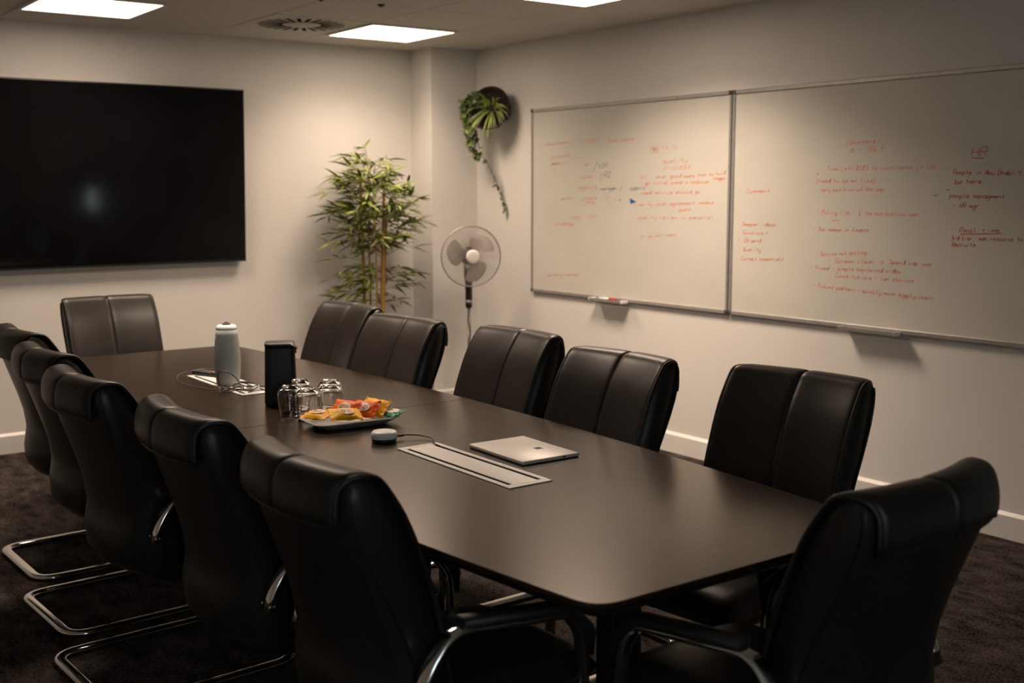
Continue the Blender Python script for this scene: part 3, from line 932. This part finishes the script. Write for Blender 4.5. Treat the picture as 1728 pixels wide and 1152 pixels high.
# upturned stemless glasses
outer = [(.0335, 0), (.0345, .0015), (.0365, .012), (.0400, .035), (.0430, .058), (.0442, .072), (.0432, .084), (.0395, .095), (.0325, .1025), (.0270, .1045), (.0262, .1060), (.0260, .1085), (.0245, .1100)]
inner = [(.0322, 0), (.0350, .012), (.0385, .035), (.0415, .058), (.0426, .072), (.0414, .083), (.0370, .0925), (.029, .0985), (.015, .1005), (.001, .1008)]
gm = MB()
prof = [(.001, .1095)] + list(reversed(outer)) + inner
gm.lathe(prof, 40, cap0=True, cap1=True)
gmesh = gm.mesh('tumbler'); gmesh.materials.append(M['glass'])
GLASSES = [(1.703, 3.648, 'upturned clear glass at the left front, beside the black jug'), (1.722, 3.548, 'upturned clear glass at the very front of the five'),
           (1.822, 3.572, 'upturned clear glass at the right, behind the snack plate'), (1.782, 3.738, 'upturned clear glass at the back left, partly before the jug'),
           (1.868, 3.668, 'upturned clear glass at the back, between the right and back left ones')]
for x, y, lab in GLASSES:
    o = link('tumbler', gmesh, None, None, (x, y, TZ + .0002))
    tag(o, lab, 'glass', 'upturned glasses by the jug')

# snack plate
PLX, PLY, PLR = 1.800, 3.392, radians(-4)
t = empty('snack_plate', (PLX, PLY, TZ), PLR, 'oblong grey china plate heaped with wrapped biscuits', 'plate')
def rr_loop(hx, hy, r, z, n=8):
    pts = []
    for cx, cy, a0 in ((hx - r, hy - r, 0), (-hx + r, hy - r, 90), (-hx + r, -hy + r, 180), (hx - r, -hy + r, 270)):
        for k in range(n + 1):
            a = radians(a0 + 90 * k / n)
            pts.append((cx + r * cos(a), cy + r * sin(a), z))
    return pts
lay = [rr_loop(.02, .01, .005, .004), rr_loop(.100, .052, .03, .0035), rr_loop(.118, .066, .036, .008), rr_loop(.142, .086, .042, .0215), rr_loop(.152, .094, .045, .0245),
       rr_loop(.1535, .0955, .046, .0235), rr_loop(.152, .094, .045, .0215), rr_loop(.122, .070, .038, .005), rr_loop(.112, .060, .034, .0), rr_loop(.02, .01, .005, .0)]
mb = MB().grid(lay, True, True)
n = len(lay[0])
mb.f.append(tuple(range(n))); mb.sm.append(False)
mb.f.append(tuple((len(lay) - 1) * n + k for k in range(n))[::-1]); mb.sm.append(False)
mb.build('dish', M['china'], t)
MB().sweep([(p[0], p[1], .0245) for p in rr_loop(.1528, .0948, .0455, 0)], .0018, n=6, closed=True).build('rim', M['white_plastic'], t)


def packet(hx, hy, th, seed):
    """pillow pack: puffed middle, crimped zig-zag ends along x"""
    r = random.Random(seed)
    mb = MB(); NX, NYY = 16, 10
    ph = [r.uniform(0, 6) for _ in range(6)]
    for top in (1, -1):
        rows = []
        for i in range(NX + 1):
            u = -1 + 2 * i / NX
            row = []
            for j in range(NYY + 1):
                v = -1 + 2 * j / NYY
                env = max(0, 1 - abs(u / .82) ** 3) * max(0, (1 - abs(v) ** 3))
                w = .10 * (sin(7 * u + 3 * v + ph[0]) + sin(9 * v - 4 * u + ph[1])) * (.3 + env)
                z = top * th * (env ** .6) * (1 + w) + .0016 * sin(9 * u + ph[2]) * (1 - env)
                if abs(u) > .83: z = .0012 * top + .0025 * sin(11 * v + ph[3])
                x = hx * u * (1 + (.018 * (-1) ** j if i in (0, NX) else 0)); y = hy * v * (1 - .10 * env + .05 * max(0, abs(u) - .8) / .2)
                row.append((x, y, z))
            rows.append(row)
        mb.grid(rows if top == 1 else [list(reversed(q)) for q in rows], True)
    return mb


def place_packet(seed, x, y, z, rz, tilt, roll, foil, lab, grp, hx=.055, hy=.0345, th=.012):
    c, s = cos(PLR), sin(PLR)
    o = packet(hx, hy, th, seed).build('biscuit_packet', M[foil], None, (PLX + c * x - s * y, PLY + s * x + c * y, TZ + z))
    o.rotation_euler = (radians(roll), radians(tilt), radians(rz))
    tag(o, lab, 'packet', grp)
    # printed oval that follows the puffed face
    def zz(px, py):
        u, v = px / hx, py / hy
        env = max(0, 1 - abs(u / .82) ** 3) * max(0, 1 - abs(v) ** 3)
        return th * env ** .6 * 1.06 + .0010
    for nm, mat, cx, rx, ry, lift in (('label_print', 'label_white', -.003, .027, .0175, 0), ('biscuit_print', 'biscuit_print', .009, .010, .009, .0005)):
        mb = MB(); rows = []
        for k in range(4):
            q = .02 + .98 * k / 3
            rows.append([(cx + rx * q * cos(2 * pi * a / 24), ry * q * sin(2 * pi * a / 24), zz(cx + rx * q * cos(2 * pi * a / 24), ry * q * sin(2 * pi * a / 24)) + lift) for a in range(24)])
        mb.grid(rows, True, True); mb.build(nm, M[mat], o)
    if foil != 'green_foil':
        mb = MB()
        for k in range(3):
            ribbon_pts = [(-.022 + .006 * i, .006 - .006 * k + .002 * sin(i * 2.1 + k)) for i in range(4)]
            for a, b_ in zip(ribbon_pts, ribbon_pts[1:]):
                mb.add([(a[0], a[1] - .0008, zz(*a) + .0009), (b_[0], b_[1] - .0008, zz(*b_) + .0009), (b_[0], b_[1] + .0008, zz(*b_) + .0009), (a[0], a[1] + .0008, zz(*a) + .0009)], [(0, 1, 2, 3)])
        o2 = mb.build('print_lines', M['orange_foil'] if foil == 'yellow_foil' else M['ink_dark'], o); o2['kind'] = 'stuff'
    return o


G_ = 'biscuit packets on the plate'
place_packet(1, -.106, .020, .041, 112, 3, -12, 'yellow_foil', 'yellow biscuit packet lying flat at the left end of the plate', G_)
place_packet(2, -.042, -.054, .048, 168, -3, -22, 'yellow_foil', 'yellow biscuit packet at the front left of the plate, its end flap sticking out', G_)
place_packet(3, -.006, .026, .050, 112, 0, -44, 'orange_foil', 'orange biscuit packet propped up behind another orange one', G_)
place_packet(4, .050, -.004, .048, 116, 2, -44, 'orange_foil', 'orange biscuit packet leaning in the middle front of the plate', G_)
place_packet(5, .092, .004, .049, 110, -3, -42, 'yellow_foil', 'yellow biscuit packet leaning at the right, beside the green ones', G_)
place_packet(6, .122, .030, .043, 104, 0, -34, 'green_foil', 'green packet at the back right corner of the plate', G_, .044, .030, .011)
place_packet(7, .134, -.054, .034, 98, 4, -12, 'green_foil', 'green packet at the right end of the plate, lowest of the pile', G_, .040, .028, .009)

# table microphone puck and its cable
t = empty('microphone_puck', (1.760, 3.092, TZ), 0, 'round pale green-white microphone puck in front of the snack plate', 'microphone')
MB().lathe([(.034, 0), (.0385, .002), (.0395, .008), (.0385, .011)], 40).build('rubber_base', M['black_plastic'], t)
MB().lathe([(.0388, .0112), (.0415, .016), (.0420, .022), (.0405, .029), (.036, .0335), (.026, .0355), (.010, .036)], 40).build('shell', M['white_plastic'], t)
MB().bbox(.038, .046, -.004, .004, .008, .014, .001, 1).build('cable_socket', M['black_plastic'], t)
cab = smooth_path([(1.807, 3.092, .7515), (1.840, 3.088, .7515), (1.868, 3.072, .7500), (1.888, 3.040, .7470), (1.888, 3.005, .7440), (1.864, 2.972, .7465), (1.8595, 2.955, .7445), (1.858, 2.92, .7432)], 6)
o = MB().sweep(cab, .0021, n=8).build('microphone_cable', M['black_plastic']); tag(o, 'thin black cable running from the microphone puck into the power module', 'cable')
MB().sweep([(1.8065, 3.092, .7515), (1.828, 3.0895, .7515)], .0042, n=10).build('plug', M['black_plastic'], o)

# closed laptop
t = empty('laptop', (2.022, 2.713, TZ), radians(-1.5), 'closed silver tablet laptop with a dark four-square mark on its lid', 'laptop')
lhx, lhy = .102, .1445
MB().bbox(-lhx + .003, lhx - .003, -lhy + .003, lhy - .003, .0, .0018, .0006, 1).build('keyboard_cover', M['black_plastic'], t)
MB().bbox(-lhx, lhx, -lhy, lhy, .0019, .0125, .0028, 2).build('body', M['laptop'], t)
for a in (-1, 1):
    for c in (-1, 1):
        MB().box(.036 + a * .0062 - .0056, .036 + a * .0062 + .0056, -.027 + c * .0062 - .0056, -.027 + c * .0062 + .0056, .0124, .01275).build('logo_square', M['logo'], t)
for y0, w in ((-.085, .010),):
    pass
for x0, w in ((-.035, .004), (-.022, .005), (.045, .012)):
    MB().box(x0 - w / 2, x0 + w / 2, -lhy - .0003, -lhy + .001, .0065, .0095).build('port', M['black_plastic'], t)

# remote control and the cable tangle on the far module
t = empty('remote_control', (1.800, 4.640, TZ + .0036), radians(-66), 'slim black remote control with coloured buttons on the far power module', 'remote control')
MB().bbox(-.085, .085, -.022, .022, 0, .018, .006, 3).build('case', M['black_plastic'], t)
for i, mt in enumerate(('red_plastic', 'green_button', 'yellow_button', 'white_plastic')):
    MB().lathe([(.006, .0178), (.006, .0205), (.004, .0215)], 12, c=(.030 - .000 * i, -.0135 + .009 * i)).build('button', M[mt], t)
for i in range(3):
    MB().bbox(-.05 + .022 * i, -.036 + .022 * i, -.012, .012, .0178, .0202, .001, 1).build('button', M['pole'], t)


def cable(name, pts, r, mat, lab, sub=8):
    o = MB().sweep(smooth_path(pts, sub), r, n=8).build(name, M[mat])
    return tag(o, lab, 'cable', 'cables on the far power module')


z0 = TZ + .0058
cable('cable', [(1.862, 4.655, z0), (1.835, 4.755, z0 + .010), (1.72, 4.755, z0), (1.645, 4.60, z0), (1.640, 4.46, z0 - .003), (1.675, 4.33, z0 - .003), (1.716, 4.285, z0), (1.742, 4.24, z0 + .004)], .0017, 'pole',
      'thin grey cable looping out to the left of the far power module')
loop = []
for k in range(44):
    a = 2 * pi * k / 15.5
    loop.append((1.715 + (.052 + .010 * sin(k * .9)) * cos(a) + .0012 * k, 4.205 + (.055 + .012 * cos(k * .7)) * sin(a) - .0008 * k, z0 + .002 + .010 * (1 + sin(k * 1.3)) * .5 + .00028 * k))
cable('cable', loop, .0022, 'black_plastic', 'coil of thin black cable lying in front of the camera speaker', 4)
cable('cable', [(1.716, 4.30, z0), (1.700, 4.285, z0 + .03), (1.690, 4.27, z0 + .066), (1.712, 4.25, z0 + .074), (1.742, 4.225, z0 + .052), (1.752, 4.195, z0 + .014), (1.735, 4.165, z0)], .0022, 'black_plastic',
      'black cable standing up in a loop before the camera speaker')
cable('cable', [(1.826, 4.40, z0), (1.846, 4.34, z0 + .004), (1.852, 4.27, z0 + .003), (1.868, 4.20, z0 - .002), (1.880, 4.10, z0 - .003), (1.886, 4.02, z0 - .003)], .0042, 'black_plastic',
      'thicker black cable running back behind the jug from the far power module')
cable('cable', [(1.760, 4.145, z0), (1.800, 4.152, z0 + .003), (1.828, 4.165, z0), (1.846, 4.150, z0), (1.866, 4.14, z0)], .0022, 'black_plastic',
      'short black cable crossing the near end of the far power module')
t = empty('adapter', (1.812, 4.222, TZ + .0034), radians(20), 'small white plug adapter among the black cables', 'adapter')
MB().bbox(-.018, .018, -.022, .022, 0, .016, .005, 2).build('body', M['white_plastic'], t)
MB().bbox(.0185, .026, -.006, .006, .004, .012, .001, 1).build('plug', M['alu'], t)

# ================================================================== pedestal fan
FX, FY, FZ = 4.232, 6.250, 1.088
fa = math.atan2(-FY, -FX) + radians(12)      # horizontal heading of the fan's face
t = empty('pedestal_fan', (FX, FY, 0), 0, 'white and grey pedestal fan with three blades, in the corner', 'fan')
fd = Vector((cos(fa), sin(fa), 0)); fs = Vector((-sin(fa), cos(fa), 0)); fu = Vector((0, 0, 1))
FR = .198


def fpt(r, a, d): return fu * FZ + fd * d + fs * (r * cos(a)) + fu * (r * sin(a))


MB().sweep([fpt(FR, 2 * pi * k / 48, .0) for k in range(48)], .0045, .009, up=fd, n=8, closed=True).build('guard_ring', M['wire'], t)
for nm, sgn, hubr in (('front_guard', 1, .045), ('rear_guard', -1, .06)):
    mb = MB()
    for k in range(64):
        a = 2 * pi * k / 64
        mb.sweep([fpt(hubr, a, sgn * .060), fpt(FR * .55, a, sgn * .056), fpt(FR * .86, a, sgn * .036), fpt(FR, a, 0)], .0010, n=4)
    for rr_, dd in ((FR * .55, .057), (FR * .86, .037)):
        mb.sweep([fpt(rr_, 2 * pi * k / 40, sgn * dd) for k in range(40)], .0012, n=4, closed=True)
    o = mb.build(nm, M['wire'], t); o['kind'] = 'stuff'
MB().sweep([fpt(0, 0, .056), fpt(0, 0, .060), fpt(0, 0, .068), fpt(0, 0, .0705)], .047, n=32, taper=[.96, 1, .9, .6]).build('badge', M['fan_white'], t)
MB().sweep([fpt(0, 0, -.02), fpt(0, 0, .03), fpt(0, 0, .042)], .036, n=28, taper=[1, 1, .7]).build('hub', M['fan_white'], t)
for b3 in range(3):
    a0 = radians(38 + 120 * b3)
    rows = []
    for i in range(13):
        q = i / 12
        r = .030 + .138 * q
        w0 = .34 + .12 * q; w1 = .20 + .80 * sin(pi * min(1, q * .9 + .06)) ** .8
        row = []
        for j in range(9):
            s = j / 8
            a = a0 - w0 + (w0 + w1) * s
            rr2 = r * (1 - .10 * q ** 4 * (abs(2 * s - 1) ** 3))
            row.append(fpt(rr2, a, .016 - .030 * s))
        rows.append(row)
    mb = MB().grid(rows, True)
    mb.grid([[p - fd * .0016 for p in reversed(r_)] for r_ in rows], True)
    mb.build('blade', M['fan_blade'], t)
MB().sweep([fpt(0, 0, -.062), fpt(0, 0, -.075), fpt(0, 0, -.15), fpt(0, 0, -.172)], .062, n=28, taper=[.9, 1, .86, .5]).build('motor_housing', M['pole'], t)
neck = fu * FZ - fd * .10
MB().sweep([neck + fu * -.05, neck + fu * -.125, neck + fd * .02 + fu * -.20], .030, .036, up=fd, n=20, taper=[1, .9, .75]).build('neck', M['pole'], t)
px_, py_ = (neck + fd * .02).x, (neck + fd * .02).y
MB().lathe([(.020, .742), (.0225, .748), (.0235, .80), (.0235, .86), (.026, .885), (.024, .90)], 24, c=(px_, py_)).build('collar', M['black_plastic'], t)
MB().lathe([(.0245, .775), (.0255, .779), (.0255, .789), (.0245, .793)], 24, c=(px_, py_)).build('collar_band', M['wire'], t)
MB().lathe([(.013, .05), (.013, .745)], 20, c=(px_, py_)).build('pole', M['wire'], t)
MB().lathe([(.17, .0), (.185, .006), (.18, .018), (.10, .036), (.03, .055), (.018, .075), (.018, .10)], 40, c=(px_, py_)).build('base', M['pole'], t)
MB().sweep(smooth_path([(px_ - .012, py_ - .02, .735), (px_ - .022, py_ - .026, .66), (px_ - .008, py_ - .024, .60), (px_ - .014, py_ - .022, .52), (px_ - .03, py_ - .03, .42), (px_ - .012, py_ - .02, .25), (px_ - .02, py_ - .02, .11)], 5), .0045, n=8).build('flex', M['black_plastic'], t)

# ================================================================== bamboo plant
BXX, BYY = 3.745, 6.690
t = empty('bamboo_plant', (BXX, BYY, 0), 0, 'tall potted bamboo plant with orange canes in the far corner', 'plant')
MB().lathe([(.115, 0), (.125, .01), (.150, .25), (.158, .29), (.160, .31), (.150, .312), (.145, .285)], 36, cap1=False).build('pot', M['planter'], t)
MB().lathe([(.146, .270), (.09, .283), (.02, .288)], 30).build('soil', M['soil'], t)


def leaf_mesh(L_, W_, bend, name, mat, twist=.25):
    mb = MB(); v = []; f = []
    prof_ = [(0, .12), (.18, .75), (.42, 1.0), (.70, .62), (1.0, .02)]
    for q, w in prof_:
        z = -bend * q * q * L_
        for s in (-1, 0, 1):
            v.append((q * L_, s * w * W_ / 2, z - abs(s) * W_ * .12 * w))
    for i in range(4):
        for s in range(2):
            a = i * 3 + s
            f.append((a, a + 1, a + 4, a + 3))
    m = mb.add(v, f, True).mesh(name)
    m.materials.append(mat)
    return m


lr = random.Random(5)
LEAVES = [leaf_mesh(.122, .0185, .25, 'leaf', M['bamboo_leaf0']), leaf_mesh(.105, .0170, .5, 'leaf', M['bamboo_leaf1']), leaf_mesh(.132, .0185, .35, 'leaf', M['bamboo_leaf2']), leaf_mesh(.095, .016, .15, 'leaf', M['bamboo_leaf0'])]
# direction helpers: `side` runs across the picture in the plane of the back wall corner
CANES = [(-.055, .02, -.065, .03, 1.60, .0150), (.045, -.02, .075, -.03, 1.52, .0190), (.080, .03, .12, .02, 1.36, .0150), (-.005, .05, .01, .06, 1.68, .0085), (.02, -.05, -.02, -.05, 1.60, .0080)]
leafspecs = []
for ci, (x0, y0, x1, y1, h, r) in enumerate(CANES):
    pts = smooth_path([(x0, y0, .27), (x0 + (x1 - x0) * .3 + lr.uniform(-.008, .008), y0, .27 + (h - .27) * .35), (x0 + (x1 - x0) * .6, y0 + (y1 - y0) * .6, .27 + (h - .27) * .7), (x1, y1, h)], 6)
    tp = [1 - .55 * i / (len(pts) - 1) for i in range(len(pts))]
    mb = MB().sweep(pts, r, n=10, taper=tp)
    # nodes of the cane
    for k in range(3, len(pts) - 1, 3):
        d = (pts[k + 1] - pts[k]).normalized()
        mb.sweep([pts[k] - d * .004, pts[k], pts[k] + d * .004], r * tp[k] * 1.16, n=10, taper=[.9, 1, .9])
    cane = mb.build('cane', M['cane'], t)
    tw = MB()
    # twigs with fans of leaves
    levels = []
    if ci in (0, 1, 2): levels += [(.77 + .03 * ci, 3, .28), (.85 + .02 * ci, 3, .24), (.92, 3, .24), (.98, 3, .26)]
    z = 1.02 + .02 * ci
    while z < h + .02:
        levels.append((z, 4, .30 if z < 1.45 else .22)); z += .068
    levels.append((h - .01, 3, .16))
    for z, ntw, ln in levels:
        q = min(1, max(0, (z - .27) / (h - .27)))
        i0 = min(len(pts) - 1, int(q * (len(pts) - 1)))
        base_ = pts[i0]
        for k in range(ntw):
            az = lr.uniform(0, 2 * pi)
            if z < 1.05: az = (pi if (k % 2 == 0) else 0) + lr.uniform(-.5, .5)
            up_ = lr.uniform(.25, .95) if z > 1.0 else lr.uniform(.0, .45)
            l_ = ln * lr.uniform(.55, 1.05)
            d = Vector((cos(az), sin(az) * .62, up_)).normalized()
            e1 = base_ + d * l_ * .6; e2 = base_ + d * l_ + Vector((0, 0, -.06 * l_ / .3))
            if e2.y + BYY > BY - .12: e2.y = BY - .12 - BYY; e1.y = min(e1.y, e2.y)
            path = smooth_path([base_, e1, e2], 4)
            tw.sweep(path, .0016, n=4, taper=[1 - .5 * i / (len(path) - 1) for i in range(len(path))])
            for m_ in range(7):
                qq = lr.uniform(.35, 1.0) if m_ else 1.0
                P = path[min(len(path) - 1, int(qq * (len(path) - 1)))]
                a2 = az + lr.uniform(-1.1, 1.1)
                el = lr.uniform(-.25, .75) if z > 1.0 else lr.uniform(-.3, .4)
                leafspecs.append((ci, P.copy(), a2, el, lr.uniform(-.8, .8), lr.randrange(4), lr.uniform(.75, 1.2)))
    o = tw.build('twigs', M['twig'], cane); o['kind'] = 'stuff'
canes = [c for c in t.children if c.name.startswith('cane')]
# the 300 nearest the camera are leaves of their own, the rest one mass
leafspecs.sort(key=lambda s: s[1].y)
rest = [MB(), MB(), MB()]
for idx, (ci, P, az, el, ro, kind, sc) in enumerate(leafspecs):
    mat = Matrix.Translation(P) @ Matrix.Rotation(az, 4, 'Z') @ Matrix.Rotation(-el, 4, 'Y') @ Matrix.Rotation(ro, 4, 'X') @ Matrix.Scale(sc, 4)
    tip = mat @ Vector((.14, 0, 0))
    if tip.y + BYY > BY - .02 or tip.x + BXX > PX - .01 and tip.y + BYY > PY - .02: continue
    if idx < 290:
        o = link('leaf', LEAVES[kind], None, canes[ci]); o.matrix_local = mat
    else:
        me = LEAVES[kind]
        rest[kind % 3].add([mat @ v.co for v in me.vertices], [tuple(p.vertices) for p in me.polygons], True)
for i in range(3):
    if rest[i].v:
        o = rest[i].build('foliage', M['bamboo_leaf%d' % i], t); o['kind'] = 'stuff'

# ================================================================== wall planter with fern and trailing ivy
WX, WY, WZ = RX, 6.42, 2.035
t = empty('wall_planter', (WX, WY, WZ), 0, 'round charcoal wall pot with a fern and trailing ivy beside the whiteboard', 'wall planter')
tilt = radians(14)
yw = radians(30)
ax = Vector((-cos(tilt) * cos(yw), -cos(tilt) * sin(yw), sin(tilt))); sx = Vector((-sin(yw), cos(yw), 0)); ux = ax.cross(sx) * -1
PO = Vector((.072, -.02, 0))


def wpt(r, a, d): return ax * d + sx * (r * cos(a)) + ux * (r * sin(a))


rows = []
for r, d in ((.085, .012), (.118, .03), (.138, .065), (.148, .10), (.150, .115), (.146, .119), (.142, .115), (.132, .07), (.112, .045), (.05, .040), (.004, .040)):
    rows.append([wpt(r, 2 * pi * k / 40, d) - PO for k in range(40)])
mb = MB().grid(rows, True, True)
mb.f.append(tuple(range(40))[::-1]); mb.sm.append(False)
mb.build('pot', M['basket'], t)
MB().lathe([(.05, 0), (.05, .075)], 24).build('wall_mount', M['planter'], t, (-.001, .0, 0), (0, -pi / 2, 0))
rows = [[wpt(r, 2 * pi * k / 30, d + .006 * sin(k * 2.3)) - PO for k in range(30)] for r, d in ((.128, .066), (.07, .076), (.01, .080))]
mb = MB().grid(rows, True, True); mb.f.append(tuple(60 + k for k in range(30))); mb.sm.append(True)
mb.build('soil', M['soil'], t)
wr = random.Random(9)
# fern fronds: arching strap leaves out of the pot
for k in range(46):
    a = wr.uniform(0, 2 * pi); r0 = wr.uniform(.01, .06)
    base_ = wpt(r0, a, .078) - PO
    out_ = (sx * cos(a) + ux * sin(a))
    L_ = wr.uniform(.10, .17)
    p = []
    for i in range(6):
        q = i / 5
        P = base_ + ax * (L_ * .62 * q * (1 - .35 * q)) + out_ * (L_ * .75 * q) + Vector((0, 0, -.07 * q * q))
        p.append(P)
    d = Vector((0, 0, 1)).cross(out_ + ax * .5)
    side = (out_.cross(ax)).normalized()
    v = []; f = []
    for i, P in enumerate(p):
        w = [.003, .005, .006, .0055, .0035, .0006][i]
        v += [P - side * w, P + ax * .002, P + side * w]
    for i in range(5):
        for s in range(2): f.append((i * 3 + s, i * 3 + s + 1, i * 3 + s + 4, i * 3 + s + 3))
    MB().add(v, f, True).build('fern_frond', M[wr.choice(['bamboo_leaf0', 'bamboo_leaf2', 'bamboo_leaf2', 'bamboo_leaf0'])], t)


def ivy_mesh(sz, name, mat):
    pts = [(0, 0), (.30, .42), (.12, .50), (.42, .30), (.55, .55), (.62, .25), (1.0, 0)]
    outl = [(0, 0), (-.12, .30), (.12, .52), (.36, .30), (.58, .46), (.66, .20), (1.0, 0), (.66, -.20), (.58, -.46), (.36, -.30), (.12, -.52), (-.12, -.30)]
    v = [(.36 * sz, 0, .05 * sz)] + [(x * sz, y * sz, -.16 * sz * (x * x + y * y)) for x, y in outl]
    n = len(outl)
    m = MB().add(v, [(0, 1 + k, 1 + (k + 1) % n) for k in range(n)], True).mesh(name)
    m.materials.append(mat)
    return m


IVY = [ivy_mesh(.082, 'ivy_leaf', M['ivy_leaf0']), ivy_mesh(.074, 'ivy_leaf', M['ivy_leaf1']), ivy_mesh(.078, 'ivy_leaf', M['ivy_leaf2'])]


def vine(pts, n0, spread, szr, bare=0):
    """pts relative to the planter; a stem with its leaves as children"""
    path = smooth_path(pts, 6)
    st = MB().sweep(path, .0022, n=5).build('vine', M['twig'], t)
    m = len(path)
    for k in range(n0):
        q = bare + (1 - bare) * (k + wr.random()) / n0
        P = path[min(m - 1, int(q * (m - 1)))]
        az = radians(wr.choice([200, 170, 240, 140, 215, 260])) + wr.uniform(-.4, .4)
        s = wr.uniform(*szr) * (1 - .35 * q)
        off = Vector((wr.uniform(-1, .25), wr.uniform(-1, 1), wr.uniform(-.6, .6))) * spread * (1 - .65 * q)
        mat = Matrix.Translation(P + off) @ Matrix.Rotation(az, 4, 'Z') @ Matrix.Rotation(wr.uniform(.35, 1.35), 4, 'Y') @ Matrix.Rotation(wr.uniform(-.6, .6), 4, 'X') @ Matrix.Scale(s, 4)
        if (mat @ Vector((.06, 0, 0))).x > -.01: continue
        o = link('ivy_leaf', IVY[wr.choices([0, 1, 2], [4, 4, 3])[0]], None, st); o.matrix_local = mat


vine([(-.12, .07, .06), (-.19, .15, .09), (-.20, .165, .03), (-.20, .165, -.06), (-.195, .16, -.14)], 44, .050, (.8, 1.25))
vine([(-.12, .06, .03), (-.18, .13, .06), (-.19, .14, -.02), (-.185, .15, -.12), (-.17, .13, -.22), (-.155, .11, -.30)], 44, .040, (.75, 1.15))
vine([(-.12, .03, .0), (-.17, .09, -.02), (-.165, .11, -.16), (-.14, .09, -.27), (-.10, .06, -.36), (-.065, .035, -.45), (-.035, .015, -.53), (-.022, .0, -.60), (-.016, -.012, -.66)], 20, .022, (.45, .75), .22)
vine([(-.13, .05, .07), (-.20, .09, .12), (-.22, .12, .08), (-.22, .13, .0)], 16, .040, (.8, 1.1))
